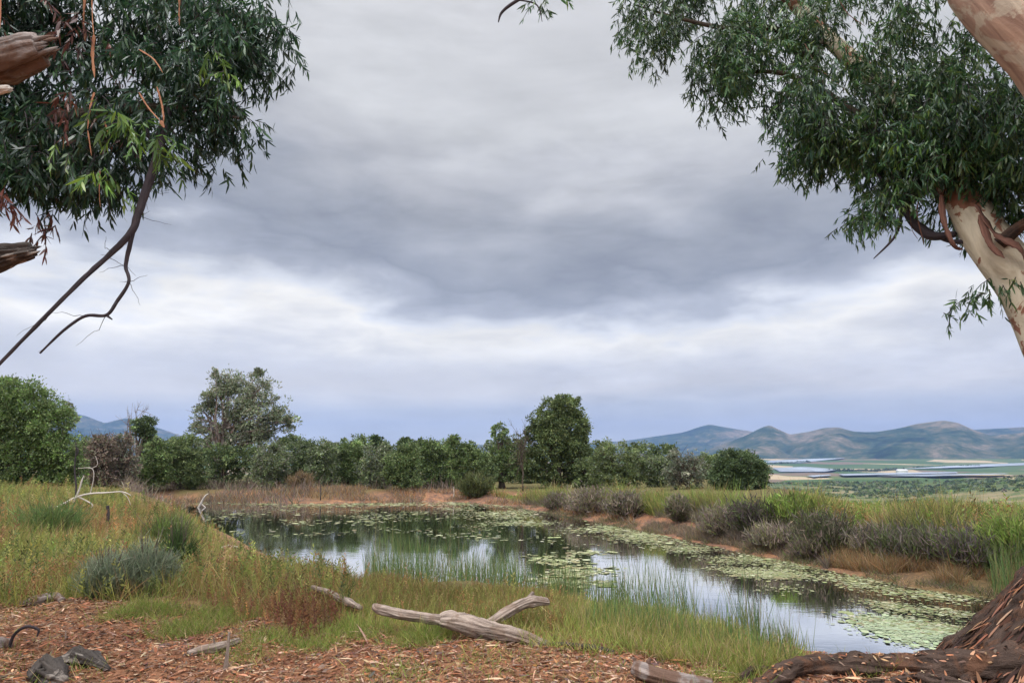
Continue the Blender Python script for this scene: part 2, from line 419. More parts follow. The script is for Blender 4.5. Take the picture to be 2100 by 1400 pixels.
# ground: one sheet, colour by zone
def groundmat():
    m, n, o = newmat('ground_soil')
    geo = n.node('ShaderNodeNewGeometry').outputs['Position']
    at = lambda k: n.node('ShaderNodeAttribute', attribute_name=k).outputs['Fac']
    litter, shore, grass, far = at('litter'), at('shore'), at('grass'), at('far')
    f1 = n.noise(geo, 2.2, 6, .6); f2 = n.noise(geo, 14, 5, .65); f3 = n.noise(geo, 60, 3, .6)
    soil = n.ramp(n.math('ADD', n.math('MULTIPLY', f2, .7), n.math('MULTIPLY', f3, .3)), [(.3, (.12, .062, .036)), (.55, (.26, .125, .07)), (.72, (.38, .21, .125))])
    orange = n.ramp(n.math('ADD', n.math('MULTIPLY', f1, .5), n.math('MULTIPLY', f2, .5)), [(.42, (.10, .07, .06)), (.52, (.24, .125, .075)), (.62, (.40, .205, .105)), (.74, (.44, .27, .16))])
    green = n.ramp(f2, [(.3, (.05, .055, .022)), (.6, (.13, .12, .05)), (.8, (.2, .15, .07))])
    c = n.mix(shore, soil, orange); c = n.mix(grass, c, green)
    # far valley: patchwork of fields, scrub and bare ground
    vor = n.node('ShaderNodeTexVoronoi', i_Scale=.0052, i_Randomness=1.0); n.put(vor.inputs['Vector'], n.mapping(geo, scale=(1, .55, 0)))
    sepc = n.node('ShaderNodeSeparateColor'); n.put(sepc.inputs[0], vor.outputs['Color'])
    ff = n.noise(geo, .009, 5, .6, .6); fg = n.noise(geo, .05, 4, .65)
    fields = n.ramp(sepc.outputs[0], [(.0, (.055, .10, .035)), (.3, (.16, .12, .085)), (.5, (.07, .11, .04)), (.68, (.38, .30, .19)), (.85, (.10, .13, .05))], 'CONSTANT')
    wild = n.ramp(n.math('ADD', n.math('MULTIPLY', ff, .6), n.math('MULTIPLY', fg, .4)), [(.38, (.05, .085, .035)), (.5, (.10, .12, .05)), (.6, (.26, .20, .12))])
    dist = n.node('ShaderNodeVectorMath', operation='LENGTH'); n.put(dist.inputs[0], geo)
    farc = n.mix(n.rng(dist.outputs['Value'], 900, 1500), wild, fields)
    c = n.mix(far, c, farc)
    p = n.node('ShaderNodeBsdfPrincipled', i_Roughness=.95); p.inputs['Specular IOR Level'].default_value = .1
    n.put(p.inputs['Base Color'], c)
    b = n.node('ShaderNodeBump', i_Strength=.6, i_Distance=.03, i_Height=n.math('ADD', f2, n.math('MULTIPLY', f3, .6))); n.put(p.inputs['Normal'], b)
    n.l.new(p.outputs[0], o.inputs[0]); return m
M_ground = groundmat()

def watermat():
    m, n, o = newmat('pond_water')
    geo = n.node('ShaderNodeNewGeometry').outputs['Position']
    h = n.math('ADD', n.noise(n.mapping(geo, scale=(1.0, 2.6, 1)), 2.2, 4, .55, .3), n.math('MULTIPLY', n.noise(geo, .7, 2, .5), .8))
    calm = n.rng(n.noise(n.mapping(geo, scale=(.35, .8, 1)), .9, 3, .5), .42, .62, .25, 1.0)
    b = n.node('ShaderNodeBump', i_Distance=.012, i_Height=h); n.put(b.inputs['Strength'], n.math('MULTIPLY', calm, .16))
    g = n.node('ShaderNodeBsdfGlossy', i_Roughness=.035); g.inputs[0].default_value = (.97, .98, 1, 1); n.put(g.inputs['Normal'], b)
    d = n.node('ShaderNodeBsdfDiffuse'); d.inputs[0].default_value = (.030, .034, .026, 1)
    fr = n.node('ShaderNodeFresnel'); fr.inputs[0].default_value = 1.9; n.put(fr.inputs['Normal'], b)
    f = n.rng(fr.outputs[0], .25, .8, .86, .98, False)
    mx = n.node('ShaderNodeMixShader'); n.put(mx.inputs[0], f); n.l.new(d.outputs[0], mx.inputs[1]); n.l.new(g.outputs[0], mx.inputs[2])
    n.l.new(mx.outputs[0], o.inputs[0]); return m
M_water = watermat()

def hillmat():
    m, n, o = newmat('hill_scrub')
    geo = n.node('ShaderNodeNewGeometry').outputs['Position']
    a = n.noise(geo, .0022, 6, .6, .5); b = n.noise(n.mapping(geo, scale=(1, 1, 2)), .012, 5, .65)
    v = n.math('ADD', n.math('MULTIPLY', a, .5), n.math('ADD', n.math('MULTIPLY', b, .32), n.math('MULTIPLY', n.noise(geo, .035, 4, .7), .18)))
    c = n.ramp(v, [(.40, (.010, .024, .018)), (.47, (.03, .055, .03)), (.53, (.09, .09, .055)), (.60, (.20, .16, .12))])
    p = n.node('ShaderNodeBsdfPrincipled', i_Roughness=1.0); n.put(p.inputs['Base Color'], c); p.inputs['Specular IOR Level'].default_value = 0
    n.l.new(p.outputs[0], o.inputs[0]); return m
M_hill = hillmat()

# ------------------------------------------------------------------ ground, one sheet to the horizon
ang = np.concatenate([np.arange(-180, -44, 4.0), np.arange(-44, 44.01, 0.22), np.arange(48, 180, 4.0)])
rad = np.concatenate([[0.01], np.geomspace(0.8, 60, 300), np.geomspace(62, 16000, 130)])
A_, R_ = np.meshgrid(np.radians(ang), rad, indexing='ij')
gx = (R_ * np.sin(A_)).ravel(); gy = (R_ * np.cos(A_)).ravel()
gz = height(gx, gy)
na, nr = A_.shape
i, j = np.meshgrid(np.arange(na), np.arange(nr - 1), indexing='ij'); i = i.ravel(); j = j.ravel(); k = (i + 1) % na
gf = np.c_[i * nr + j, i * nr + j + 1, k * nr + j + 1, k * nr + j]
sg = sdist(gx, gy); rg = np.hypot(gx, gy)
nz = fbm(np.c_[gx, gy] * .7, 4, 21)
shore = sstep(sg + 5 * (nz - .5), 3.4, .6) * sstep(gy, 12, 17)
litter = sstep(gy, 10, 7)
grassm = np.clip(sstep(gy, 7.2, 9.6) * sstep(gy, 22, 15) + sstep(gx, -4, -9) * sstep(gy, 7, 10), 0, 1) * .85
grassm = np.maximum(grassm, sstep(sg, 1.5, 4) * sstep(gy, 14, 20) * .9)
build('ground', np.c_[gx, gy, gz], gf, M_ground, smooth=True,
      attrs={'litter': litter, 'shore': shore, 'grass': grassm * (1 - shore * .9), 'far': sstep(rg, 55, 90)})['kind'] = 'structure'

# water: one flat sheet tucked under the banks
cen = POND.mean(0)
nxt = np.roll(POND, -1, 0) - np.roll(POND, 1, 0)
nrm = norm(np.c_[nxt[:, 1], -nxt[:, 0]])
if sdist(*(POND[5] + nrm[5] * .3)[:, None])[0] < 0: nrm = -nrm
WP = POND + nrm * 0.9
build('water', np.c_[WP, np.zeros(len(WP))], [np.arange(len(WP))[None]], M_water)['kind'] = 'structure'
wo = bpy.data.objects['water']
if wo.data.polygons[0].normal.z < 0: wo.data.flip_normals()

# ------------------------------------------------------------------ hills
def ridge(name, prof, Rp, width, seed, drop=-48):
    px = np.array([p[0] for p in prof], float); py = np.array([p[1] for p in prof], float)
    xs = np.arange(px[0], px[-1], 2.5); ys = np.interp(xs, px, py)
    ys = np.convolve(np.pad(ys, 5, 'edge'), np.hanning(11) / np.hanning(11).sum(), 'valid')
    azs = np.arctan2((xs - 1050) / F, np.array([ray(x, y)[1] for x, y in zip(xs, ys)]))
    H = np.array([PY(x, y, Rp * math.cos(a))[2] for x, y, a in zip(xs, ys, azs)])
    rr = np.linspace(-1, 1, 170)
    Az, T = np.meshgrid(azs, rr, indexing='ij'); Hh = np.repeat(H[:, None], len(rr), 1)
    Rad = Rp + T * width
    x = Rad * np.sin(Az); y = Rad * np.cos(Az)
    P = np.c_[x.ravel(), y.ravel()]
    gul = (1 - np.abs(2 * fbm(P / (width * .42), 5, seed) - 1)).reshape(x.shape)
    lump = (fbm(P / (width * .6), 4, seed + 3) - .5).reshape(x.shape)
    prof_ = np.clip(1 - np.abs(T), 0, 1) ** 1.15
    off = prof_ * (1 - prof_) * 4
    z = drop + (Hh - drop) * prof_ - off * (gul - .55) * (Hh - drop) * .55 + off * lump * (Hh - drop) * .5
    z = np.minimum(z, drop + (Hh - drop) * (1 - .25 * (T ** 2)) )
    na, nr = x.shape
    i, j = np.meshgrid(np.arange(na - 1), np.arange(nr - 1), indexing='ij'); i = i.ravel(); j = j.ravel()
    f = np.c_[i * nr + j, i * nr + j + 1, (i + 1) * nr + j + 1, (i + 1) * nr + j][:, ::-1]
    o = build(name, np.c_[x.ravel(), y.ravel(), z.ravel()], f, M_hill, smooth=True)
    o['kind'] = 'structure'
ridge('hills_back_right', [(850, 918), (950, 909), (1000, 912), (1100, 916), (1220, 908), (1290, 902), (1350, 893), (1400, 886), (1435, 874), (1455, 869), (1480, 874), (1530, 882), (1580, 890), (1650, 890),
                           (1800, 884), (1900, 880), (2000, 880), (2060, 877), (2130, 872), (2400, 865)], 7600, 1900, 3)
ridge('hills_right', [(1400, 940), (1470, 915), (1530, 892), (1560, 876), (1578, 870), (1598, 880), (1620, 890), (1660, 884), (1690, 876), (1720, 875), (1750, 884), (1790, 886),
                      (1840, 878), (1880, 868), (1935, 861), (1965, 866), (1995, 880), (2030, 892), (2080, 888), (2150, 880), (2400, 890)], 5200, 1500, 14)
ridge('hills_left', [(-1700, 1000), (-1000, 925), (-500, 890), (0, 868), (90, 856), (150, 846), (175, 851), (215, 867), (240, 860), (262, 856), (300, 868), (350, 885), (400, 904), (500, 926), (600, 940)], 8200, 1900, 31)

# ------------------------------------------------------------------ trees
def crown_leaves(blobs, y0, n, lsize, pal, rnd, fill=.5, clump=.30, dep=.85, droop=.2, gap=.0, tmpl=LEAF, wr=.55):
    """leaves in clumps over ellipsoids given in photo pixels at distance y0"""
    blobs = [np.array(b, float) for b in blobs]
    area = np.array([b[2] * b[3] for b in blobs]); area = area / area.sum()
    Pp = []; Cc = []; Dd = []; clc = []
    for b, a in zip(blobs, area):
        c = PY(b[0], b[1], y0 + (b[4] if len(b) > 4 else 0)); s = pxm(y0) * np.array([b[2], (b[2] + b[3]) / 2 * dep, b[3]])
        nb = max(30, int(n * a)); K = max(6, int(10 + nb / 90))
        u = norm(rnd.normal(size=(K, 3))); rr = (fill + (1 - fill) * rnd.rand(K, 1)) 
        cc = c + u * rr * s * .86; cr = clump * (.4 + .9 * rnd.rand(K)) * s.min()
        cbr = np.exp(rnd.normal(0, .3, K)); clc.append(np.c_[cc, cr])
        k = rnd.randint(0, K, nb)
        v = norm(rnd.normal(size=(nb, 3))); v[:, 2] = np.where(rnd.rand(nb) < .5, np.abs(v[:, 2]), v[:, 2])
        rad_ = cr[k, None] * (.55 + .55 * rnd.rand(nb, 1))
        p = cc[k] + v * rad_ * np.array([1.2, 1.2, .9]); o_ = rnd.rand(nb) < .14; p = p + (u[k] * (rnd.rand(nb, 1) * cr[k, None] * .9) + rnd.normal(0, .12, (nb, 3)) * cr[k, None]) * o_[:, None]
        Pp.append(p); Cc.append(pick(pal, nb, rnd, .15) * cbr[k, None]); Dd.append(norm(v * .8 + u[k] * .5 + rnd.normal(0, .5, (nb, 3)) + np.array([0, 0, -droop])))
    P = np.concatenate(Pp); C = np.concatenate(Cc); Dr = np.concatenate(Dd)
    keep = fbm(P / (lsize * 7), 3, 31) > .36; P, C, Dr = P[keep], C[keep], Dr[keep]
    C = C * (.7 + .6 * fbm(P / (lsize * 6), 2, 44))[:, None]
    if gap > 0:
        keep = fbm(P / (lsize * 5), 3, 77) > gap; P, C, Dr = P[keep], C[keep], Dr[keep]
    Mx = frames(Dr, rnd=rnd); s = lsize * np.exp(rnd.normal(0, .25, len(P)))
    V, fs, c = inst(tmpl[0], tmpl[1], P, Mx, np.c_[s * wr, s, s], C)
    return V, fs, c, np.concatenate(clc)

def ground_at(px, y0):
    x = (px - 1050) / F * y0 * 1.0
    return np.array([x, y0, hz1(x, y0)])

GREEN = [(.14, .19, .075), (.17, .22, .085), (.11, .155, .07), (.21, .25, .10)]
DARKG = [(.07, .105, .052), (.085, .125, .055), (.11, .15, .06)]
BRIGHT = [(.14, .23, .06), (.18, .27, .07), (.11, .18, .055)]
GREYG = [(.19, .22, .15), (.24, .26, .19), (.14, .17, .12), (.25, .23, .18)]
BROWN = [(.20, .15, .12), (.25, .18, .14), (.16, .125, .11), (.14, .15, .09)]
OLIVE = [(.13, .16, .055), (.17, .19, .07), (.10, .13, .045)]

def make_tree(name, label, cat, blobs, y0, base_px, n, lsize, pal, seed, trunk=.14, group=None, bark=None, limbs=10, twigs=0, **kw):
    rnd = np.random.RandomState(seed)
    base = ground_at(base_px, y0); base[2] -= .08
    t = thing(name, base, label, cat, group)
    V, fs, c, cl = crown_leaves(blobs, y0, int(n * 1.7), lsize * .76, pal, rnd, **kw)
    build('crown' if cat == 'tree' else 'foliage', V, fs, M_leaf, t, c)
    acc = Acc(); top = PY(blobs[0][0], blobs[0][1], y0)
    tp = wig(base, base + (top - base) * np.array([1, 1, .8]), 9, .02, rnd)
    addtube(acc, tp, np.linspace(trunk, trunk * .35, 9) * np.r_[1.35, np.ones(8)], 9, bump=.12, bscale=2, seed=seed)
    sel = cl[rnd.permutation(len(cl))[:limbs]]
    for q in sel:
        s_ = rnd.randint(2, 7); p0 = tp[s_]
        if q[2] < p0[2]: p0 = tp[max(1, s_ - 2)]
        pa = wig(p0, q[:3], 7, .05, rnd, sag=.05)
        r0 = trunk * (.5 - .04 * s_)
        addtube(acc, pa, np.linspace(r0, .012 + r0 * .1, 7), 6)
        for _ in range(twigs):
            k = rnd.randint(2, 6); e = pa[k] + norm(rnd.normal(size=3) + np.array([0, 0, .5])) * rnd.uniform(.4, 1.3)
            addtube(acc, wig(pa[k], e, 5, .08, rnd), np.linspace(.018, .006, 5), 4)
    acc.build('trunk' if cat == 'tree' else 'stems', bark or M_bark, t, True)
    return t

g_tl = 'trees and bushes behind the far shore'
make_tree('acacia_tree', 'big bright green rounded tree filling the left end of the far treeline', 'tree',
          [(40, 845, 85, 70), (100, 880, 62, 62), (-50, 850, 90, 75), (128, 935, 48, 58), (40, 935, 95, 62), (-70, 940, 90, 60), (148, 975, 32, 30), (20, 800, 50, 28), (30, 990, 120, 24), (120, 992, 60, 22)],
          30, 50, 60000, .12, BRIGHT + GREEN + DARKG[2:], 1, trunk=.2, limbs=16, clump=.28)
make_tree('wispy_tree', 'thin grey-green sapling leaning out above the big bright green tree', 'tree',
          [(140, 838, 20, 14), (152, 855, 12, 12), (130, 850, 18, 12)], 34, 120, 500, .14, GREYG, 2, trunk=.07, limbs=7, twigs=3)
make_tree('small_dark_tree', 'small dark tree with bare lower trunk in front of the left mountains', 'tree',
          [(296, 868, 24, 16), (286, 882, 20, 13), (305, 888, 16, 16), (300, 905, 12, 10)], 46, 284, 3200, .15, DARKG + GREEN[:1], 4, trunk=.18, limbs=10, clump=.36)
make_tree('big_open_tree', 'tallest tree of the left treeline, grey-green open crown with sky showing through', 'tree',
          [(468, 800, 55, 44), (525, 800, 50, 42), (425, 835, 34, 34), (500, 845, 62, 44), (562, 850, 40, 44), (590, 862, 24, 24), (420, 885, 36, 36), (470, 890, 56, 36), (535, 895, 48, 34), (440, 765, 24, 14), (530, 765, 26, 12), (400, 860, 18, 22)],
          47, 456, 30000, .16, [(c_[0] * 1.3, c_[1] * 1.3, c_[2] * 1.25) for c_ in GREYG] + GREEN[:1], 5, trunk=.28, limbs=60, twigs=6, clump=.28, gap=.44, fill=.1, bark=M_greywood)
make_tree('green_understory_tree', 'low dark leafy tree under the tall grey-green open crown', 'tree',
          [(455, 935, 52, 30), (500, 945, 46, 34), (470, 970, 60, 26)], 46, 468, 6500, .15, GREEN + DARKG, 6, trunk=.2)
make_tree('dense_round_tree', 'tallest dense dark green tree at the centre right of the treeline', 'tree',
          [(1152, 842, 48, 34), (1118, 868, 44, 34), (1176, 880, 40, 44), (1135, 915, 62, 42), (1180, 925, 34, 40), (1145, 960, 62, 28), (1095, 890, 26, 20), (1160, 825, 34, 18), (1140, 975, 70, 22), (1150, 890, 62, 60), (1090, 950, 34, 34), (1195, 950, 24, 34)],
          46, 1140, 60000, .14, GREEN + DARKG[1:] + OLIVE, 7, trunk=.3, limbs=20, clump=.20, fill=.6)
make_tree('layered_tree', 'narrow green tree with a small separate top tuft left of the tallest dense tree', 'tree',
          [(1024, 882, 18, 15), (1030, 908, 32, 22), (1062, 912, 24, 22), (1018, 935, 30, 22), (1045, 945, 40, 26), (1030, 970, 46, 22)],
          46, 1030, 9000, .15, GREEN + BRIGHT[2:], 8, trunk=.2, clump=.3)
make_tree('dark_bush_tree', 'dark green dome-shaped tree standing at the right end of the treeline', 'tree',
          [(1515, 952, 52, 32), (1490, 975, 40, 32), (1545, 975, 38, 34), (1515, 990, 60, 26)],
          38, 1515, 26000, .12, DARKG + GREEN[2:3], 9, trunk=.22, clump=.28)
make_tree('round_olive_tree', 'broad mid-green rounded tree right of the tallest dense tree', 'tree',
          [(1262, 938, 52, 32), (1235, 960, 38, 34), (1295, 965, 40, 34), (1262, 978, 66, 24)], 43, 1262, 12000, .13, OLIVE + GREEN + GREYG[:1], 10, trunk=.2, clump=.25)
make_tree('grey_scrub_tree', 'sparse grey-brown tree touching the dark dome-shaped tree on its left', 'tree',
          [(1405, 940, 36, 26), (1425, 965, 40, 30), (1390, 970, 32, 30), (1410, 985, 48, 22)], 40, 1408, 6500, .12, GREYG + BROWN[3:], 11, trunk=.13, limbs=22, twigs=5, clump=.25, gap=.4)
make_tree('green_bush_tree', 'green bush wedged between the broad rounded tree and the sparse grey one', 'tree',
          [(1345, 955, 36, 26), (1340, 978, 42, 24)], 43, 1343, 5500, .13, GREEN + GREYG[:2], 12, trunk=.12)
make_tree('flat_dark_tree', 'dark flat-topped tree rising behind the middle bushes, left of its twin', 'tree',
          [(770, 906, 22, 13), (785, 915, 20, 12), (762, 918, 16, 12)], 62, 772, 2600, .2, DARKG, 13, trunk=.2, limbs=8)
make_tree('flat_dark_tree', 'dark flat-topped tree rising behind the middle bushes, right of its twin', 'tree',
          [(838, 908, 26, 12), (830, 916, 20, 12), (868, 916, 16, 9)], 62, 838, 2600, .2, DARKG + GREEN[:1], 14, trunk=.2, limbs=8)
# the line of bushes, one row in front, one behind to close the gaps
rows = [
 ('dry_bush', 'leafless brown thicket bush right beside the big bright green tree', [(212, 930, 32, 40), (205, 970, 34, 26)], 40, BROWN, 1, .34),
 ('dry_bush', 'leafless brown bush below the small dark tree, left of its trunk', [(250, 935, 30, 40), (255, 972, 36, 24)], 41, BROWN + GREYG[:1], 1, .36),
 ('green_bush', 'green bush just right of the small dark tree trunk', [(325, 940, 36, 34), (318, 972, 42, 24)], 43, GREEN + BRIGHT[:1], 0, 0),
 ('green_bush', 'dark green bush under the left side of the tall open tree', [(380, 932, 38, 34), (385, 968, 42, 28)], 44, GREEN + DARKG[2:], 0, 0),
 ('green_bush', 'greyish bush under the right side of the tall open tree', [(560, 950, 38, 34), (555, 975, 44, 22)], 44, GREYG + GREEN, 0, 0),
 ('green_bush', 'bush with a pointed top right of the tall open tree', [(612, 932, 26, 32), (622, 962, 34, 28)], 46, GREEN + GREYG[:2] + DARKG, 0, 0),
 ('green_bush', 'pale green bush above the tan shrub on the far bank', [(665, 940, 34, 32), (660, 970, 40, 24)], 45, GREYG[:2] + GREEN, 0, 0),
 ('green_bush', 'fresh green bush left of the flat-topped dark pair', [(718, 938, 34, 30), (720, 968, 40, 26)], 46, GREEN + BRIGHT[2:], 0, 0),
 ('green_bush', 'bush with grey twigs below the left flat-topped dark tree', [(775, 948, 36, 28), (772, 972, 40, 22)], 45, GREEN + GREYG, 0, 0),
 ('bright_bush', 'brightest light green bush in the middle of the treeline', [(828, 948, 36, 28), (820, 972, 40, 20), (840, 930, 20, 16)], 43, BRIGHT[2:] + GREEN, 0, 0),
 ('green_bush', 'bush with arching top right of the brightest bush', [(880, 935, 36, 26), (890, 965, 38, 28)], 45, GREEN + BRIGHT[:1] + DARKG[:1], 0, 0),
 ('green_bush', 'leafy bush with two humps left of the narrow layered tree', [(925, 930, 28, 26), (955, 940, 26, 26), (935, 968, 44, 24)], 45, GREEN + BRIGHT[:1], 0, 0),
 ('green_bush', 'low bush at the foot of the narrow layered tree', [(985, 955, 28, 28), (990, 975, 34, 20)], 45, GREEN + DARKG[1:], 0, 0),
 ('green_bush', 'bush closing the gap at the right foot of the tallest dense tree', [(1205, 968, 30, 26)], 45, GREEN, 0, 0),
]
for k, (nm, lb, bl, y0, pal, dry, gap) in enumerate(rows):
    bl = [(b[0], b[1] - 5, b[2], b[3] + 3) for b in bl] + [(bl[0][0] + (k * 13 % 5 - 2) * 8, bl[0][1] - bl[0][3] * (.8 + .12 * (k % 3)), 11, 12)] + [(bl[0][0], 988, bl[0][2] * 1.25, 16)]
    ar = sum(b[2] * b[3] for b in bl)
    make_tree(nm, lb, 'bush', bl, y0, bl[0][0], int(ar * (2.2 if dry else 3.6)), .13, pal, 100 + k, trunk=.07, group=g_tl,
              limbs=30 if dry else 12, twigs=5 if dry else 1, gap=gap, clump=.3, bark=M_bark)
back = [(170, 905), (235, 918), (310, 925), (360, 918), (420, 915), (530, 925), (590, 920), (640, 922), (690, 920), (740, 922), (800, 928), (860, 928), (910, 922),
        (965, 925), (1010, 930), (1080, 935), (1210, 935), (1240, 930), (1310, 925), (1360, 930), (1440, 940), (1465, 955), (20, 935), (100, 938)]
_b = ['behind the brown bush beside the big bright green tree', 'behind the two leafless brown bushes', 'right behind the small dark tree trunk', 'between the small dark tree and the tall open tree',
      'behind the left half of the tall open tree', 'behind the right half of the tall open tree', 'just left of the bush with the pointed top', 'just right of the bush with the pointed top', 'above the pale green bush behind the tan shrub',
      'above the fresh green bush, left of the flat-topped pair', 'in the gap between the two flat-topped dark trees', 'right of the flat-topped dark pair', 'above the bush with the arching top', 'above the two-humped leafy bush', 'left of the narrow layered tree',
      'between the layered tree and the tallest dense tree', 'at the right edge of the tallest dense tree', 'left above the broad mid-green rounded tree', 'between the broad rounded tree and the wedged bush', 'right above the wedged green bush', 'left of the dark dome-shaped tree', 'directly behind the dark dome-shaped tree', 'behind the left half of the big bright green tree', 'behind the right half of the big bright green tree']
BL = ['dim green second-row bush ' + q for q in _b]
for k, (bx, by) in enumerate(back):
    make_tree('back_bush', BL[k], 'bush',
              [(bx, by + 10 - (k * 7 % 5) * 3, 22 + (k * 5 % 4) * 5, 20 + (k * 11 % 4) * 4), (bx + 6, by + 42, 42, 30), (bx - 14, by + 22, 22, 20)], 54 + (k % 3) * 2, bx, 5200, .18, [GREEN, DARKG + GREEN, GREYG[:2] + GREEN][k % 3], 200 + k,
              trunk=.09, group='second row of bushes behind the treeline', limbs=6)

# bare twiggy crown above the small dark tree, dead tree
def dead_tree(name, label, base, tips, seed, r=.06, mat=None, twig=4, cat='dead tree', tl=1.2, group=None):
    rnd = np.random.RandomState(seed); t = thing(name, base, label, cat, group); acc = Acc(); ac2 = Acc()
    top = np.mean(tips, 0); tp = wig(base, base + (top - base) * .6, 8, .04, rnd)
    addtube(acc, tp, np.linspace(r, r * .5, 8), 7, bump=.15)
    for q in tips:
        p = wig(tp[rnd.randint(3, 8)], q, 8, .06, rnd); addtube(ac2, p, np.linspace(r * .45, .006, 8), 5)
        for _ in range(twig):
            k = rnd.randint(2, 7); e = p[k] + norm(rnd.normal(size=3) + np.array([0, 0, .5])) * rnd.uniform(.2, 1) * tl
            pp = wig(p[k], e, 5, .09, rnd); addtube(ac2, pp, np.linspace(.014, .005, 5), 4)
            for _ in range(2):
                e2 = pp[3] + norm(rnd.normal(size=3)) * rnd.uniform(.2, .6) * tl * .6
                addtube(ac2, wig(pp[2], e2, 4, .09, rnd), np.linspace(.008, .004, 4), 3)
    acc.build('trunk', mat or M_bark, t, True); ac2.build('branches', mat or M_bark, t, True); return t
dead_tree('bare_tree', 'bare twiggy grey tree crown just above the small dark tree', ground_at(276, 47.),
          [PY(x, y, 47) for x, y in ((262, 832), (272, 826), (284, 825), (296, 830), (266, 845), (280, 838), (262, 860))], 61, .07, M_greywood, 6)
rt = np.random.RandomState(3)
for (bx, bt, lb) in ((190, 880, 'thin leafless grey tree nearest the big bright green tree'), (222, 890, 'leafless grey-brown tree between the brown bushes'),
                     (1072, 868, 'thin bare twigs poking out left of the tallest dense tree')):
    dead_tree('bare_tree', lb, ground_at(bx, 42.), [PY(bx + rt.uniform(-22, 22), bt + rt.uniform(0, 45), 42) for _ in range(9)], bx, .05, M_bark, 5)

# ------------------------------------------------------------------ blade bushes and scrub
def blade_cloud(c, rx, rz, n, ln, wd, pal, rnd, lean=.5, base=.35, tm=BLADE2):
    """blades fanning up and out from a bushy base at c"""
    a = rnd.rand(n) * 2 * np.pi; q = np.sqrt(rnd.rand(n))
    px_ = c[0] + np.cos(a) * q * rx * base; py_ = c[1] + np.sin(a) * q * rx * base
    P = np.c_[px_, py_, c[2] + rnd.rand(n) * rz * .45]
    dr = norm(np.c_[np.cos(a) * q * lean * rx, np.sin(a) * q * lean * rx, rz * (1.05 - .35 * q)] + rnd.normal(0, .10, (n, 3)) * rz)
    P = P + np.c_[np.cos(a), np.sin(a), np.zeros(n)] * (rnd.rand(n) * q * rx * .45)[:, None]
    s = ln * np.exp(rnd.normal(0, .22, n))
    return inst(tm[0], tm[1], P, frames(dr, rnd=rnd), np.c_[wd * np.ones(n), s, s], pick(pal, n, rnd))
def shrub(name, label, c, rx, rz, n, ln, wd, pal, seed, twig=None, group=None, sprays=10, mat=None):
    """a dome of fine upswept sprigs, broken into sprays of uneven height"""
    rnd = np.random.RandomState(seed); t = thing(name, c, label, 'shrub', group); acc = Acc(); c = np.array(c)
    K = sprays * 2; a = rnd.rand(K) * 6.28; q = rnd.rand(K) ** .55
    cc = np.c_[np.cos(a) * q * rx * .8, np.sin(a) * q * rx * .8, rz * (.25 + .55 * np.sqrt(1 - q * q * .8)) * rnd.uniform(.7, 1.05, K)]
    k = rnd.randint(0, K, n); h_ = rnd.rand(n)
    P = cc[k] * np.array([.35, .35, 0]) * (1 - h_[:, None]) + cc[k] * h_[:, None] + rnd.normal(0, .11 * rx, (n, 3)) * (.5 + h_[:, None])
    P[:, 2] = np.abs(P[:, 2]) * .9
    dr = norm(np.c_[cc[k][:, :2] / rx * .55, np.full(n, .8)] + rnd.normal(0, .42, (n, 3)))
    s_ = ln * .55 * np.exp(rnd.normal(0, .25, n)); co = pick(pal, n, rnd, .2) * np.exp(rnd.normal(0, .16, K))[k][:, None]
    V, f, co = inst(BLADE2[0], BLADE2[1], P + c, frames(dr, rnd=rnd), np.c_[wd * np.ones(n), s_, s_], co); acc.add(V, f, co)
    acc.build('foliage', mat or M_grass, t)
    st = Acc()
    for k in range(26):
        a_ = rnd.rand() * 6.28; e = c + np.array([math.cos(a_) * rx * .8 * rnd.rand(), math.sin(a_) * rx * .8 * rnd.rand(), rz * (.6 + .45 * rnd.rand())])
        addtube(st, wig(c - [0, 0, .03], e, 6, .06, rnd), np.linspace(.012, .003, 6), 5)
    st.build('stems', twig or M_bark, t, True); return t
BLUEG = [(.20, .25, .16), (.25, .29, .20), (.15, .19, .12), (.29, .31, .22)]
PURP = [(.22, .18, .145), (.29, .235, .18), (.17, .135, .12), (.24, .22, .12), (.25, .19, .17)]
LIME = [(.21, .31, .06), (.26, .36, .08), (.17, .25, .06), (.30, .31, .11)]
g = G(232, 1232)
shrub('grey_green_shrub', 'round blue-green bush on the left bank above the fallen leaves', G(215, 1225), .32, .60, 12000, .20, .005, BLUEG, 11, group='blue-green pair on the left bank')
shrub('grey_green_shrub', 'larger blue-green bush just right of its smaller neighbour on the left bank', G(295, 1222), .38, .74, 15000, .20, .005, BLUEG, 12, group='blue-green pair on the left bank')
shrub('dark_green_shrub', 'small dark green upright bush behind the larger blue-green bush', G(358, 1180), .26, .75, 2600, .35, .007, [(.06, .11, .035), (.08, .13, .04), (.05, .08, .03)], 13)
shrub('low_green_shrub', 'low green tuft shrub left behind the blue-green pair', G(110, 1100), .9, .6, 3600, .4, .012, [(.12, .19, .06), (.15, .2, .07)], 14)
shrub('olive_shrub', 'olive broom-like shrub right behind the blue-green pair, above the pond edge', G(330, 1120), .7, .62, 4200, .4, .010, OLIVE + LIME[2:3], 15)
shrub('tan_shrub', 'small tan shrub on the far bank left of the pale bushes', G(616, 1003), .8, 1.0, 2400, .6, .03, [(.25, .17, .09), (.2, .15, .09)], 16)
shrub('green_bank_shrub', 'round olive shrub alone on the orange far bank near the bend', G(974, 1018), 1.1, 1.35, 6500, .5, .03, [(.11, .13, .05), (.14, .16, .06), (.09, .1, .045)], 17)
shrub('pale_sapling', 'pale green sapling in front of the tallest dense tree', G(1184, 993), .55, 1.5, 1500, .4, .035, [(.16, .22, .09), (.2, .26, .12)], 18)
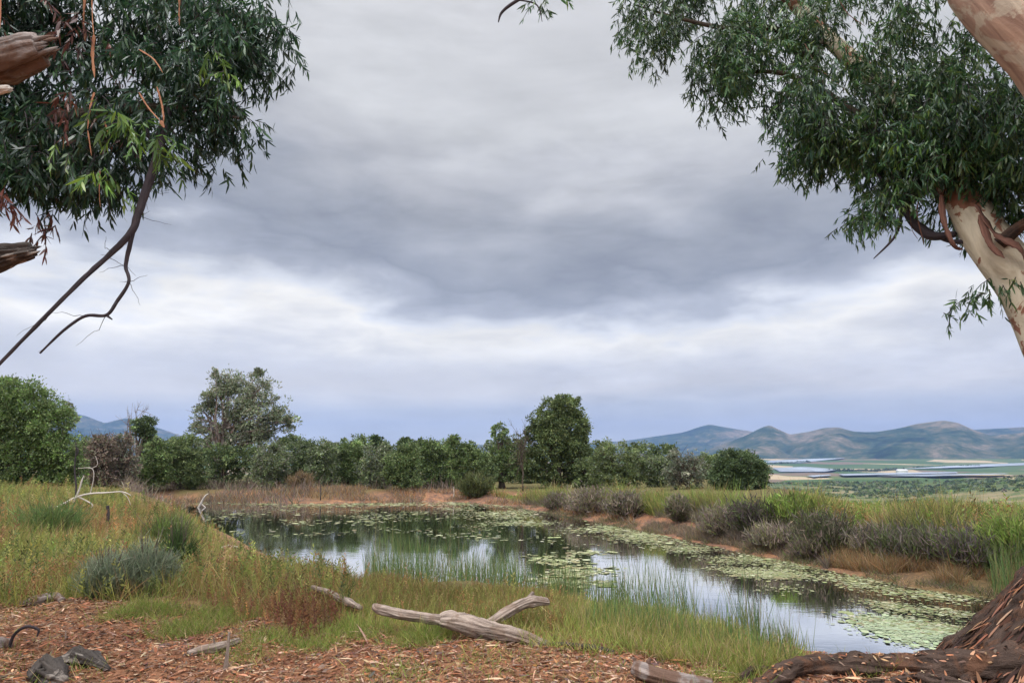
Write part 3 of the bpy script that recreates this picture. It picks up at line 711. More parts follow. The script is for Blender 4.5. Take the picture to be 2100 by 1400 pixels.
spec = [(1150, 1043, .9, .9, PURP, 'grey-purple shrub at the left end of the right bank row'),
        (1215, 1046, 1.1, 1.0, PURP, 'largest grey-purple shrub above the orange soil'),
        (1290, 1056, .9, .8, PURP, 'grey-purple shrub just left of the bare orange slope'),
        (1395, 1068, .55, .8, PURP[:2], 'narrow purple shrub standing on the orange slope'),
        (1500, 1092, .9, .8, PURP, 'dusky shrub at the waterside right of the orange slope'),
        (1565, 1088, 1.0, .9, [(.09, .07, .07), (.14, .11, .10)], 'almost black dead bush on the right bank'),
        (1625, 1078, .8, .9, LIME, 'round lime green shrub behind the almost black dead bush'),
        (1600, 1118, .6, .5, PURP, 'small dusky shrub low by the water below the black bush'),
        (1700, 1125, .9, .85, [(.07, .07, .045), (.10, .09, .06)] + PURP[:1], 'dark twiggy shrub in the middle of the right bank'),
        (1665, 1142, .5, .45, PURP, 'little grey-purple shrub at the waterline left of the dry brown grass'),
        (1800, 1135, .85, .75, PURP + [(.06, .055, .05)], 'dusky shrub above the dry brown grass'),
        (1890, 1150, .85, .75, [(.12, .10, .09), (.17, .14, .12), (.13, .15, .07)], 'dark shrub right of centre above the dry brown grass'),
        (1985, 1160, .8, .7, [(.12, .10, .10), (.18, .14, .13)], 'dark shrub next to the green reeds at the trunk'),
        (2090, 1150, .8, .8, LIME, 'lime green shrub behind the gum tree base')]
for k, (x, y, rx, rz, pal, lb) in enumerate(spec):
    pal = pal + OLIVE[k % 3:k % 3 + 1]
    c = G(x, y); shrub('bank_shrub', lb, c, rx * (.9 + .5 * ((k * 37) % 10) / 10), rz * (.75 + .55 * ((k * 53) % 10) / 10), 9000, .30, .010 + .0006 * c[1], pal, 300 + k, group='shrubs along the right bank', twig=M_darkbark, sprays=14)

# ------------------------------------------------------------------ ground vegetation (uncountable)
def inpoly(px, py, poly):
    ins = np.zeros(len(px), bool); n = len(poly)
    for a in range(n):
        x1, y1 = poly[a]; x2, y2 = poly[(a + 1) % n]
        c = ((y1 > py) != (y2 > py)); ins ^= c & (px < (x2 - x1) * (py - y1) / (y2 - y1 + 1e-9) + x1)
    return ins
def sample(poly, z0, n, rnd, pw=1.0, patch=None, water=False):
    """points on the ground whose foot falls in a region given by photo pixels (projected once on the plane z0)"""
    W_ = np.array([(PZ(x, y, 0) if z0 == 0 else G(x, y, 200))[:2] for x, y in poly]); lo = W_.min(0); hi = W_.max(0); out = []; c = 0
    dm = max(W_[:, 1].min(), 4)
    for _ in range(60):
        p = lo + rnd.rand(n * 3, 2) * (hi - lo)
        k = inpoly(p[:, 0], p[:, 1], W_) & (rnd.rand(len(p)) < (dm / np.maximum(p[:, 1], dm)) ** pw)
        if patch is not None: k &= fbm(p * patch[0], 3, patch[2]) > patch[1]
        p = p[k]; out.append(p); c += len(p)
        if c >= n: break
    p = np.concatenate(out)[:n]
    z = np.zeros(len(p)) if water else height(p[:, 0], p[:, 1])
    return np.c_[p, z]
def blades(acc, P, ln, wd, pal, rnd, spread=.35, tm=None, jl=.3, tuft=0, cvar=None):
    if tuft:
        P = np.repeat(P, tuft, 0); P = P + np.c_[rnd.normal(0, .035, (len(P), 2)), np.zeros(len(P))]
    n = len(P); d = norm(np.c_[rnd.normal(0, spread, (n, 2)), np.ones(n)])
    s = (np.repeat(ln, tuft) if tuft and np.ndim(ln) else ln) * np.exp(rnd.normal(0, jl, n)); co = pick(pal, n, rnd, .2)
    if cvar is not None: co = co * (0.75 + .5 * fbm(P[:, :2] * cvar, 3, 5))[:, None]
    tm = tm or BLADE
    V, f, c = inst(tm[0], tm[1], P, frames(d, rnd=rnd), np.c_[wd * np.ones(n) * (.7 + .6 * rnd.rand(n)), s, s], co)
    acc.add(V, f, c)
# herb sprig: stem with small leaves
def sprig(seed, nl=16, lw=.07):
    r_ = np.random.RandomState(seed); a = Acc()
    V, f = strip([.02, .016, 0], [0, .6, 1]); a.add(V, f)
    for k in range(nl):
        t = .25 + .75 * k / nl; an = k * 2.4 + r_.rand()
        d = norm(np.array([[math.cos(an), .9, math.sin(an)]])); Mx = frames(d, rnd=r_); s = lw * (1.3 - .5 * t) * r_.uniform(.8, 1.3)
        p = np.array([[0, t, 0]]); v, ff, _ = inst(LEAF[0], LEAF[1], p, Mx, np.array([[s * .6, s * 1.6, s]]), np.ones((1, 3))); a.add(v, ff)
    return np.concatenate(a.V), [np.concatenate(x) for x in a.F.values()]
SPR = [sprig(1), sprig(2, 22, .06), sprig(3, 12, .09)]
def sprigs(acc, P, ln, pal, rnd, spread=.25, wx=1.0):
    k = rnd.randint(0, 3, len(P))
    for t in range(3):
        q = P[k == t]; n = len(q)
        if not n: continue
        d = norm(np.c_[rnd.normal(0, spread, (n, 2)), np.ones(n)]); s = ln * np.exp(rnd.normal(0, .25, n))
        V, f, c = inst(SPR[t][0], SPR[t][1], q, frames(d, rnd=rnd), np.c_[s * wx, s, s * wx], pick(pal, n, rnd, .22)); acc.add(V, f, c)

YG = [(.28, .30, .08), (.35, .34, .10), (.22, .26, .07), (.40, .33, .13)]
RUST = [(.34, .17, .08), (.42, .23, .10), (.28, .16, .08), (.38, .27, .13)]
TAN = [(.38, .27, .15), (.46, .34, .2), (.3, .2, .11)]
FRESH = [(.17, .25, .045), (.22, .31, .06), (.29, .33, .08), (.14, .19, .045)]
rn = np.random.RandomState(42)

thin = lambda P, m_: rn.rand(len(P)) < sstep(sdist(P[:, 0], P[:, 1]), 0, m_) + .08
low_ = lambda P: .35 + .65 * sstep(sdist(P[:, 0], P[:, 1]), 0, 3)
LB = [(-250, 1010), (60, 1008), (250, 1020), (300, 1040), (420, 1080), (520, 1140), (620, 1180), (720, 1215), (720, 1260), (620, 1270), (480, 1240), (340, 1230), (0, 1245), (-300, 1260)]
a = Acc()
P = sample(LB, .85, 30000, rn, 1.0); P = P[thin(P, 1.5)]; blades(a, P, .25 * low_(P), .007, YG, rn, .45, cvar=.7)
P = sample(LB, .85, 9000, rn, .6, (.6, .45, 4)); P = P[thin(P, 2.0)]; blades(a, P, .30 * low_(P), .008, YG + FRESH[:1], rn, .35)
P = sample(LB, .85, 9000, rn, 1.2, (.8, .5, 8)); P = P[thin(P, 1.5)]; blades(a, P, .28 * low_(P), .006, TAN + RUST, rn, .4)
a.build('grass', M_grass); tag(bpy.data.objects['grass'], 'yellow-green and straw grass covering the left bank', 'grass', kind='stuff')
a = Acc()
P = sample(LB, .85, 4200, rn, .9, (.5, .42, 6)); P = P[thin(P, 3.0)]; sprigs(a, P, .30, YG[:3] + OLIVE, rn)
P = sample(LB, .85, 3600, rn, .9, (.7, .52, 12)); P = P[thin(P, 3.0)]; sprigs(a, P, .28, RUST, rn)
P = sample([(360, 1130), (520, 1150), (640, 1190), (740, 1230), (700, 1290), (560, 1290), (400, 1230)], .7, 2600, rn, .6); P = P[thin(P, 2.2)]; sprigs(a, P, .18, RUST + [(.2, .15, .06), (.24, .10, .07)], rn)
P = sample([(560, 1240), (650, 1230), (700, 1290), (640, 1330), (560, 1310)], .8, 110, rn, .6); sprigs(a, P, .24, [(.16, .07, .045), (.2, .1, .05)], rn)
a.build('undergrowth', M_grass); tag(bpy.data.objects['undergrowth'], 'rust and olive leafy weeds among the left bank grass', 'undergrowth', kind='stuff')

a = Acc()
NB = [(640, 1200), (760, 1205), (920, 1214), (1100, 1222), (1250, 1250), (1420, 1285), (1540, 1325), (1650, 1352), (1700, 1375), (1560, 1400), (1330, 1345), (1150, 1335), (900, 1300), (700, 1290)]
P = sample(NB, .45, 24000, rn, .8); blades(a, P, .13, .005, FRESH[:3] + YG + YG + TAN[:1], rn, .5, cvar=1.4)
P = sample([(640, 1195), (900, 1210), (1100, 1220), (1200, 1245), (1150, 1300), (980, 1290), (760, 1250)], .5, 12000, rn, .8); blades(a, P, .13, .005, [(.22, .17, .06), (.27, .18, .08), (.18, .17, .05)], rn, .4)
P = sample([(640, 1195), (900, 1210), (1100, 1220), (1200, 1245), (1150, 1300), (980, 1290), (760, 1250)], .5, 1000, rn, .8); sprigs(a, P, .15, RUST + YG, rn)
P = sample([(1120, 1260), (1420, 1300), (1650, 1370), (1560, 1400), (1300, 1345)], .6, 5000, rn, .8); blades(a, P, .14, .005, YG + TAN[:2] + FRESH[:1], rn, .5)
# tussocks on the leaf litter
for (x, y, r_, n_) in ((280, 1258, .28, 2600), (330, 1250, .2, 1500), (400, 1290, .28, 2400), (450, 1265, .3, 2400), (500, 1268, .22, 1400), (360, 1300, .18, 1200), (560, 1310, .25, 1500), (680, 1295, .3, 2400),
                       (740, 1300, .25, 1700), (860, 1310, .22, 3600), (900, 1300, .14, 1500), (640, 1330, .22, 1200), (1530, 1370, .16, 1200), (1760, 1378, .2, 900), (500, 1350, .25, 700), (820, 1385, .3, 500), (1000, 1360, .3, 500), (1480, 1390, .2, 900), (150, 1380, .3, 250)):
    c = G(x, y); m_ = int(n_ * .6); q = np.c_[rn.normal(0, r_ * .6, (m_, 2)) + c[:2], np.zeros(m_)]; q[:, 2] = height(q[:, 0], q[:, 1])
    blades(a, q, .095 * (.5 + vn(q[:, :2] * 9, 4)), .004, FRESH + YG[:2] + TAN[:1], rn, .8)
P = sample([(-200, 1262), (500, 1245), (1300, 1345), (1500, 1400), (1500, 1460), (-200, 1460)], .8, 2600, rn, .5, (1.2, .5, 3)); blades(a, P, .08, .0035, FRESH + TAN + TAN, rn, .6)
a.build('grass', M_grass)
for o in bpy.data.objects:
    if o.name.startswith('grass') and 'label' not in o: tag(o, 'short green grass between the fallen leaves and the pond, round the logs', 'grass', kind='stuff')

# reeds standing in the water
REED = [(.11, .20, .06), (.13, .22, .08), (.17, .25, .08), (.08, .14, .05), (.22, .26, .09), (.28, .24, .12)]
a = Acc()
def reeds(poly, n, ln, z0=0.0, wd=.007, pal=REED, patch=None, sp_=.16):
    P = sample(poly, z0, n, rn, .5, patch); P[:, 2] = np.maximum(P[:, 2], -.05); blades(a, P, ln, wd, pal, rn, sp_, BLADE2, .3)
reeds([(748, 1212), (748, 1172), (800, 1165), (880, 1180), (900, 1215)], 700, .70)
reeds([(748, 1212), (752, 1192), (920, 1190), (1100, 1205), (1240, 1235), (1250, 1262), (1100, 1235)], 900, .48)
reeds([(820, 1215), (860, 1160), (1000, 1165), (1090, 1195), (1110, 1225)], 900, .58, patch=(1.2, .48, 3))
reeds([(1120, 1240), (1140, 1205), (1260, 1210), (1420, 1262), (1450, 1300), (1300, 1275)], 620, .42, patch=(1.3, .42, 5))
reeds([(1240, 1215), (1300, 1200), (1400, 1215), (1440, 1260), (1360, 1265)], 220, .68)
reeds([(1430, 1300), (1500, 1285), (1600, 1305), (1680, 1350), (1560, 1345)], 300, .34, patch=(1.6, .45, 9))
reeds([(1500, 1310), (1520, 1290), (1560, 1290), (1560, 1325)], 160, .60)
reeds([(1190, 1290), (1250, 1262), (1430, 1300), (1640, 1352), (1640, 1380), (1400, 1330)], 1200, .20, .3)
reeds([(600, 1185), (660, 1180), (690, 1205), (650, 1215)], 400, .30, .1)
reeds([(2030, 1225), (2040, 1180), (2140, 1180), (2160, 1240)], 500, .7, .1)
a.build('reeds', M_grass); tag(bpy.data.objects['reeds'], 'thin green reeds standing in the shallow water along the near shore', 'reeds', kind='stuff')

# right bank vegetation
hvar = lambda P: .22 + .75 * sstep(fbm(P[:, :2] * .55, 3, 61), .3, .7)
a = Acc()
RB = [(1000, 1014), (1150, 1018), (1300, 1028), (1450, 1042), (1600, 1055), (1800, 1070), (2200, 1085), (2200, 1150), (2000, 1140), (1750, 1110), (1600, 1085), (1450, 1065), (1300, 1048), (1120, 1035)]
P = sample(RB, .85, 34000, rn, .3, (.3, .36, 33)); blades(a, P, .62 * hvar(P), .015, OLIVE + YG + YG[:2] + TAN[:1], rn, .38, cvar=.5)
P = sample(RB, .85, 12000, rn, .3, (.35, .52, 71)); blades(a, P, .66 * hvar(P), .015, LIME, rn, .32, cvar=.5)
P = sample(RB, .85, 12000, rn, .3, (.5, .5, 13)); blades(a, P, .62 * hvar(P), .014, TAN + RUST, rn, .3)
P = sample(RB, .85, 3600, rn, .4, (.4, .42, 23)); sprigs(a, P, .40, LIME + OLIVE + RUST, rn)
P = sample([(1050, 1030), (1300, 1050), (1500, 1080), (1700, 1120), (2100, 1150), (2200, 1130), (1800, 1080), (1500, 1045), (1200, 1022)], .7, 26000, rn, .5, (.7, .42, 31)); blades(a, P, .46 * hvar(P) + .05, .010, PURP + OLIVE + BROWN, rn, .75)
P = sample([(1480, 1030), (1700, 1040), (2200, 1050), (2200, 1075), (1800, 1070), (1500, 1050)], .85, 9000, rn, .3); blades(a, P, .26, .016, LIME[:3] + YG, rn, .25)
a.build('heath', M_grass); tag(bpy.data.objects['heath'], 'lime and straw coloured heath growing over the dam wall on the right', 'heath', kind='stuff')
a = Acc()
P = sample([(1690, 1160), (1850, 1185), (2030, 1215), (2100, 1225), (2100, 1185), (1900, 1160), (1740, 1140)], .2, 12000, rn, .5, (1.3, .40, 8)); blades(a, P, .30 * hvar(P), .006, TAN + RUST + OLIVE[:1] + PURP[:1], rn, .5)
P = sample([(1300, 1085), (1500, 1120), (1700, 1165), (1720, 1150), (1500, 1095), (1330, 1070)], .3, 11000, rn, .5, (1.1, .42, 3)); blades(a, P, .15, .008, TAN + PURP + BROWN, rn, .7)
P = sample([(950, 1030), (1100, 1048), (1250, 1078), (1450, 1118), (1650, 1160), (1850, 1200), (2050, 1228), (2050, 1215), (1850, 1186), (1650, 1145), (1450, 1104), (1250, 1064), (1100, 1038)], .1, 9000, rn, .5, (1.6, .45, 3)); blades(a, P, .13, .007, BROWN + OLIVE + TAN[:1], rn, .8)
P = sample([(330, 1022), (700, 1026), (950, 1024), (1100, 1040), (1300, 1078), (1300, 1060), (1120, 1030), (950, 1008), (600, 1002), (250, 1004)], .4, 14000, rn, .3, (.5, .44, 7)); blades(a, P, .28, .02, PURP + TAN[:1] + RUST, rn, .5)
P = sample([(250, 1008), (700, 1002), (1000, 1006), (1000, 998), (700, 994), (250, 998)], .7, 7000, rn, .3, (.4, .45, 7)); blades(a, P, .5, .03, PURP + BROWN, rn, .4)
P = sample([(1600, 1150), (1700, 1165), (1700, 1120), (1500, 1085), (1500, 1110)], .5, 2500, rn, .5, (1, .45, 3)); blades(a, P, .3, .012, PURP, rn, .5)
a.build('dry_grass', M_grass); tag(bpy.data.objects['dry_grass'], 'dry brown and dusky grass along the far and right water line', 'dry grass', kind='stuff')

# floating leaves on the pond
def floatmat():
    m, n, o = newmat('floating_leaf'); at_ = n.node('ShaderNodeAttribute', attribute_name='Col')
    p = n.node('ShaderNodeBsdfPrincipled', i_Roughness=.55); n.put(p.inputs['Base Color'], at_.outputs['Color']); p.inputs['Specular IOR Level'].default_value = .3
    n.l.new(p.outputs[0], o.inputs[0]); return m
M_float = floatmat()
k8 = np.arange(8) / 8 * 2 * np.pi
PAD = (np.c_[np.cos(k8) * .5, np.sin(k8) * .5, np.zeros(8)], [np.arange(8)[None]])
PADC = [(.27, .29, .13), (.33, .34, .18), (.20, .22, .09), (.44, .44, .29), (.18, .21, .08), (.24, .20, .10)]
a = Acc()
def pads(poly, n, size, patch, pw=.3, pal=PADC, st=1.6):
    P = sample(poly, 0, n, rn, pw, patch, True); P[:, :2] += rn.normal(0, 1, (len(P), 2)) * (.05 + .012 * P[:, 1:2]); P = P[sdist(P[:, 0], P[:, 1]) < .05]; P[:, 2] = .004 + rn.rand(len(P)) * .012
    an = rn.rand(len(P)) * 6.28; d = np.c_[np.cos(an), np.sin(an), np.zeros(len(P))]
    up = np.c_[rn.normal(0, .05, (len(P), 2)), np.ones(len(P))]; s = size * np.exp(rn.normal(0, .5, len(P)))
    V, f, c = inst(PAD[0], PAD[1], P, frames(d, up), np.c_[s * .5, s * st * .5, s], pick(pal, len(P), rn, .15)); a.add(V, f, c)
pads([(900, 1028), (1040, 1037), (1150, 1055), (1300, 1085), (1450, 1116), (1400, 1120), (1250, 1105), (1050, 1080), (940, 1060)], 5000, .10, (.8, .54, 3))
pads([(330, 1029), (600, 1033), (950, 1030), (950, 1036), (600, 1040)], 1300, .15, (.9, .48, 6))
pads([(430, 1045), (600, 1040), (950, 1050), (1150, 1085), (1300, 1110), (1280, 1130), (1000, 1110), (800, 1095), (520, 1100), (430, 1075)], 1700, .12, (.9, .57, 4))
pads([(1250, 1085), (1450, 1118), (1650, 1158), (1850, 1198), (2030, 1228), (2030, 1245), (1850, 1222), (1650, 1188), (1480, 1150), (1300, 1112)], 6000, .06, (1.5, .52, 8))
pads([(1480, 1150), (1700, 1190), (1820, 1240), (2000, 1260), (2040, 1290), (1950, 1300), (1780, 1275), (1650, 1225), (1500, 1180)], 6000, .055, (1.2, .57, 5))
pads([(1100, 1130), (1230, 1130), (1240, 1200), (1130, 1200)], 900, .12, (1.3, .48, 9))
pads([(1500, 1200), (1800, 1260), (1950, 1300), (1900, 1325), (1600, 1260)], 2500, .06, (.9, .56, 2), pal=[(.34, .4, .24)])
a.build('floating_leaves', M_float); tag(bpy.data.objects['floating_leaves'], 'pale green floating pond leaves in drifts on the water', 'pond leaves', kind='stuff')

# fallen leaves and bark shreds
a = Acc()
LIT = [(-300, 1225), (0, 1232), (380, 1236), (560, 1262), (760, 1250), (900, 1290), (1150, 1300), (1350, 1335), (1540, 1370), (1640, 1350), (1760, 1338), (2150, 1335), (2300, 1600), (-400, 1600)]
LITC = [(.30, .12, .055), (.36, .16, .08), (.22, .085, .045), (.42, .24, .14), (.16, .075, .05), (.48, .33, .22), (.13, .09, .075), (.28, .12, .06), (.20, .09, .05), (.24, .12, .07), (.18, .12, .09), (.30, .20, .13)]
for n_, ln_, wd_ in ((60000, .042, .30), (22000, .075, .13), (2200, .15, .08)):
    P = sample(LIT, .8, n_, rn, .9); an = rn.rand(len(P)) * 6.28
    P[:, 2] += rn.rand(len(P)) * .018
    d = norm(np.c_[np.cos(an), np.sin(an), rn.normal(0, .22, len(P))]); up = norm(np.c_[rn.normal(0, .45, (len(P), 2)), np.ones(len(P))])
    s = ln_ * np.exp(rn.normal(0, .3, len(P))); V, f, c = inst(GUM[0], GUM[1], P, frames(d, up), np.c_[s * wd_, s, s], pick(LITC, len(P), rn, .25)); a.add(V, f, c)
P = sample([(560, 1230), (760, 1250), (1150, 1300), (1400, 1340), (1200, 1290), (700, 1210)], .7, 2500, rn, .8); an = rn.rand(len(P)) * 6.28
d = norm(np.c_[np.cos(an), np.sin(an), rn.normal(0, .22, len(P))]); up = norm(np.c_[rn.normal(0, .45, (len(P), 2)), np.ones(len(P))]); s = .07 * np.ones(len(P))
V, f, c = inst(GUM[0], GUM[1], P + [0, 0, .01], frames(d, up), np.c_[s * .3, s, s], pick(LITC, len(P), rn, .25)); a.add(V, f, c)
a.build('leaf_litter', M_dry); tag(bpy.data.objects['leaf_litter'], 'rust brown fallen gum leaves and bark shreds on the near ground', 'leaf litter', kind='stuff')

# ------------------------------------------------------------------ logs and sticks
def wood(name, label, cat, pieces, mat, seed=0, seg=28, bump=.22, ridge=.34, group=None, part='branch'):
    """pieces: list of (points, radii); first is the body, the others children"""
    base = pieces[0][0][0]; t = thing(name, base, label, cat, group)
    for k, (pts, rads) in enumerate(pieces):
        p, r_ = smoothpath(pts, rads, 10); acc = Acc()
        addtube(acc, p, r_, seg, bump=bump, bscale=9, ridge=ridge, seed=seed + k * 7)
        acc.build('log_body' if k == 0 else part, mat, t, True)
    return t
def up(v, z): v = np.array(v, float); v[2] += z; return v
def gs(pts, rads, lift=.5):
    return [up(G(x, y), r_ * lift) for (x, y), r_ in zip(pts, rads)], rads
Y0 = G(980, 1305)[1]
def py_(pts, rads, y0, dy=0): return [PY(x, y, y0 + dy * k) for k, (x, y) in enumerate(pts)], rads
wood('forked_log', 'bleached forked log lying across the grass at the water side of the leaf litter', 'log',
     [py_([(905, 1272), (950, 1278), (1000, 1290), (1060, 1302), (1122, 1322)], [.045, .082, .078, .055, .03], Y0, -.05),
      py_([(772, 1238), (775, 1247), (820, 1258), (870, 1266), (930, 1276)], [.018, .042, .04, .04, .05], Y0 + .15, -.03),
      py_([(985, 1290), (1020, 1268), (1060, 1244), (1092, 1233), (1124, 1234)], [.04, .045, .045, .048, .028], Y0, .08),
      py_([(1078, 1236), (1088, 1222), (1094, 1213)], [.028, .02, .012], Y0 + .25),
      py_([(900, 1268), (925, 1262), (950, 1270)], [.03, .05, .03], Y0 + .05)], M_driftwood, 5, 48, .28, .42)
wood('half_buried_branch', 'short bleached branch half sunk in grass, behind and left of the forked log', 'branch',
     [py_([(640, 1203), (680, 1218), (715, 1235), (740, 1246)], [.02, .035, .04, .02], G(700, 1240)[1], -.2)], M_driftwood, 15)
wood('dark_branch', 'low dark branch in the grass right of the forked log', 'branch',
     [gs([(1120, 1322), (1200, 1328), (1260, 1338)], [.02, .025, .015])], M_darkbark, 17)
wood('forked_stick', 'pale forked stick on the leaf litter below the green tussocks', 'branch',
     [gs([(385, 1345), (420, 1340), (455, 1332), (488, 1318)], [.022, .035, .035, .025], .9),
      py_([(462, 1372), (466, 1340), (470, 1295)], [.016, .013, .007], G(462, 1375)[1]),
      py_([(436, 1338), (440, 1322), (438, 1306)], [.01, .008, .005], G(436, 1340)[1])], M_driftwood, 21)
wood('weathered_stump', 'blackened weathered stump piece on the litter, right and larger one', 'stump',
     [gs([(120, 1368), (150, 1362), (180, 1366), (225, 1374)], [.03, .08, .075, .015], .6)], M_charwood, 23, 36, .6, .8)
wood('weathered_stump', 'blackened weathered stump piece cut by the bottom edge of the photo', 'stump',
     [gs([(60, 1398), (88, 1392), (110, 1398), (135, 1400)], [.03, .09, .075, .02], .55)], M_charwood, 29, 36, .6, .8)
wood('pale_stump', 'pale grey wood chunk at the very left edge of the litter', 'stump',
     [gs([(-40, 1340), (-5, 1330), (14, 1326), (20, 1330)], [.07, .07, .05, .01], .5)], M_greywood, 33, 24, .35, .4)
wood('grey_log', 'flat grey log where the left grass meets the leaf litter', 'log',
     [gs([(45, 1242), (80, 1237), (110, 1232), (128, 1234)], [.03, .06, .06, .03], .6)], M_greywood, 35)
wood('curved_stick', 'thin dark curved stick arching over the litter at far left', 'branch',
     [py_([(18, 1330), (30, 1300), (55, 1284), (78, 1290), (76, 1304)], [.010, .012, .012, .01, .006], G(20, 1330)[1])], M_darkbark, 36)
wood('knobbly_branch', 'knobbly brown branch with splintered stub at the bottom of the photo', 'branch',
     [py_([(1300, 1368), (1320, 1376), (1380, 1392), (1460, 1402)], [.045, .06, .05, .04], G(1330, 1398)[1], -.04),
      py_([(1310, 1372), (1302, 1352), (1296, 1348)], [.02, .012, .005], G(1330, 1398)[1]),
      py_([(1325, 1372), (1330, 1356), (1334, 1348)], [.022, .016, .006], G(1330, 1398)[1])], M_greywood, 37)
wood('buried_root', 'brown stick half buried at the bottom between the knobbly branch and the roots', 'branch',
     [gs([(1520, 1398), (1550, 1380), (1620, 1384), (1700, 1380)], [.03, .035, .03, .02], .7)], M_basebark, 39)
# dead branches in the left grass and in the water
dd = np.random.RandomState(9)
yb = G(160, 1060)[1]
wood('dead_branch', 'fallen white dead branch spreading over the left bank grass', 'branch',
     [py_([(95, 1050), (125, 1036), (160, 1018), (185, 1012), (215, 1010), (250, 1008), (268, 1015)], [0.028, 0.030, 0.025, 0.019, 0.017, 0.014, 0.007], yb),
      py_([(150, 1030), (162, 1005), (168, 985), (172, 975)], [0.022, 0.019, 0.017, 0.006], yb),
      py_([(160, 1018), (190, 1035), (175, 1045)], [0.017, 0.011, 0.007], yb),
      py_([(185, 1012), (192, 980), (188, 960), (160, 960)], [0.011, 0.009, 0.007, 0.006], yb),
      py_([(188, 960), (200, 952), (196, 935)], [0.008, 0.007, 0.003], yb),
      py_([(250, 1008), (262, 1020), (268, 1035)], [0.011, 0.008, 0.003], yb)], M_whitewood, 41, 9)
wood('dead_stalk', 'tall thin dead stalk standing in the left bank grass', 'branch',
     [py_([(152, 1045), (156, 1000), (153, 960), (156, 925), (155, 900)], [.022, .02, .016, .012, .006], yb + .3),
      py_([(156, 935), (160, 925), (158, 918)], [.02, .02, .012], yb + .3)], M_darkbark, 43, 8)
wood('fence_post', 'short dark green post in the left bank grass', 'post',
     [py_([(222, 1085), (222, 1060), (221, 1036)], [.035, .034, .03], G(222, 1085)[1])], newmat('x')[0] if False else M_darkbark, 45, 10, .03, .03)
yw = PZ(415, 1040, 0)[1]
wood('drowned_branch', 'pale dead branch sticking up out of the pond near the left shore', 'branch',
     [py_([(398, 1056), (410, 1035), (420, 1018), (427, 1012)], [.03, .05, .045, .02], yw),
      py_([(412, 1032), (424, 1044), (420, 1050)], [.03, .02, .01], yw)], M_whitewood, 47, 9)
wood('drowned_stick', 'small bleached stick in the pond left of the drowned branch', 'branch',
     [py_([(334, 1036), (334, 1026), (333, 1016)], [.05, .04, .02], PZ(334, 1034, 0)[1])], M_whitewood, 48, 8)
wood('shore_branch', 'bleached branch end lying at the left shore among weeds', 'branch',
     [py_([(455, 1124), (470, 1121), (487, 1122)], [.04, .05, .03], G(470, 1135)[1])], M_whitewood, 49, 10)
for k, (x, y, h_, lb) in enumerate(((657, 1025, 34, 'thin dark stick upright in the water in front of the far bank'), (1413, 1056, 30, 'thin dark stick upright on the orange slope'), (930, 1022, 24, 'short pale stick on the far bank by the round olive shrub'))):
    g_ = G(x, y); wood('upright_stick', lb, 'stick', [py_([(x, y), (x + 1, y - h_ * .5), (x, y - h_)], [.03, .025, .015], g_[1])], M_darkbark if k < 2 else M_whitewood, 50 + k, 7, group='upright sticks')

# ------------------------------------------------------------------ the two gum trees that frame the view
def gum_foliage(acc, tw, blobs, rnd, dens, lsize, pal, depth, gaps=.42, tint=None, per=12):
    """hanging twigs with sickle leaves, through ellipsoids given in photo pixels"""
    for b in blobs:
        cx, cy_, rx, ry, y0 = b[:5]; c = PY(cx, cy_, y0); s = pxm(y0) * np.array([rx, 0, ry]); s[1] = depth
        n = int(dens * rx * ry / 100.0 * (b[5] if len(b) > 5 else 1))
        q = norm(rnd.normal(size=(n, 3))) * (rnd.rand(n, 1) ** (1 / 2.2)); p = c + q * s
        p = p[.6 * fbm(p * 3.0, 3, 91) + .4 * fbm(p * 1.3, 2, 17) > gaps + .03]
        if not len(p): continue
        n = len(p)
        # twig axis: outwards, then drooping
        ax = norm(q[:n] * np.array([1, .6, .4]) + rnd.normal(0, .45, (n, 3)) + np.array([0, 0, -.55]))
        tl = lsize * rnd.uniform(1.3, 2.6, n)
        t = rnd.rand(n, per); droop = np.zeros((n, per, 3)); droop[..., 2] = -.35 * tl[:, None] * t * t
        P = p[:, None] + ax[:, None] * (tl[:, None] * t)[..., None] + droop
        dr = norm(ax[:, None] * .5 + rnd.normal(0, .42, (n, per, 3)) + np.array([0, 0, -.75]))
        P = P.reshape(-1, 3); dr = dr.reshape(-1, 3); N = len(P)
        sz = lsize * np.exp(rnd.normal(0, .22, N)); co = pick(pal if len(b) < 7 else b[6], N, rnd, .16)
        co = co * np.repeat(np.exp(rnd.normal(0, .2, n)), per)[:, None]
        co = co * (.35 + 1.25 * fbm(P * 2.2, 2, 55))[:, None]
        V, f, cc = inst(GUM[0], GUM[1], P, frames(dr, rnd=rnd), np.c_[sz * rnd.uniform(.14, .2, N), sz, sz], co); acc.add(V, f, cc)
        for k in range(0, n, 2):
            pp = np.array([p[k], p[k] + ax[k] * tl[k] * .5 - [0, 0, .06 * tl[k]], p[k] + ax[k] * tl[k] - [0, 0, .33 * tl[k]]])
            addtube(tw, pp, [.0045, .0035, .002], 3, cap=False)
GUMC = [(.028, .075, .034), (.036, .09, .036), (.022, .06, .032), (.05, .11, .035), (.03, .07, .045)]
GUMY = [(.14, .25, .04), (.18, .28, .05), (.09, .18, .04)]
GUMB = [(.16, .05, .035), (.22, .09, .05), (.12, .05, .04)]

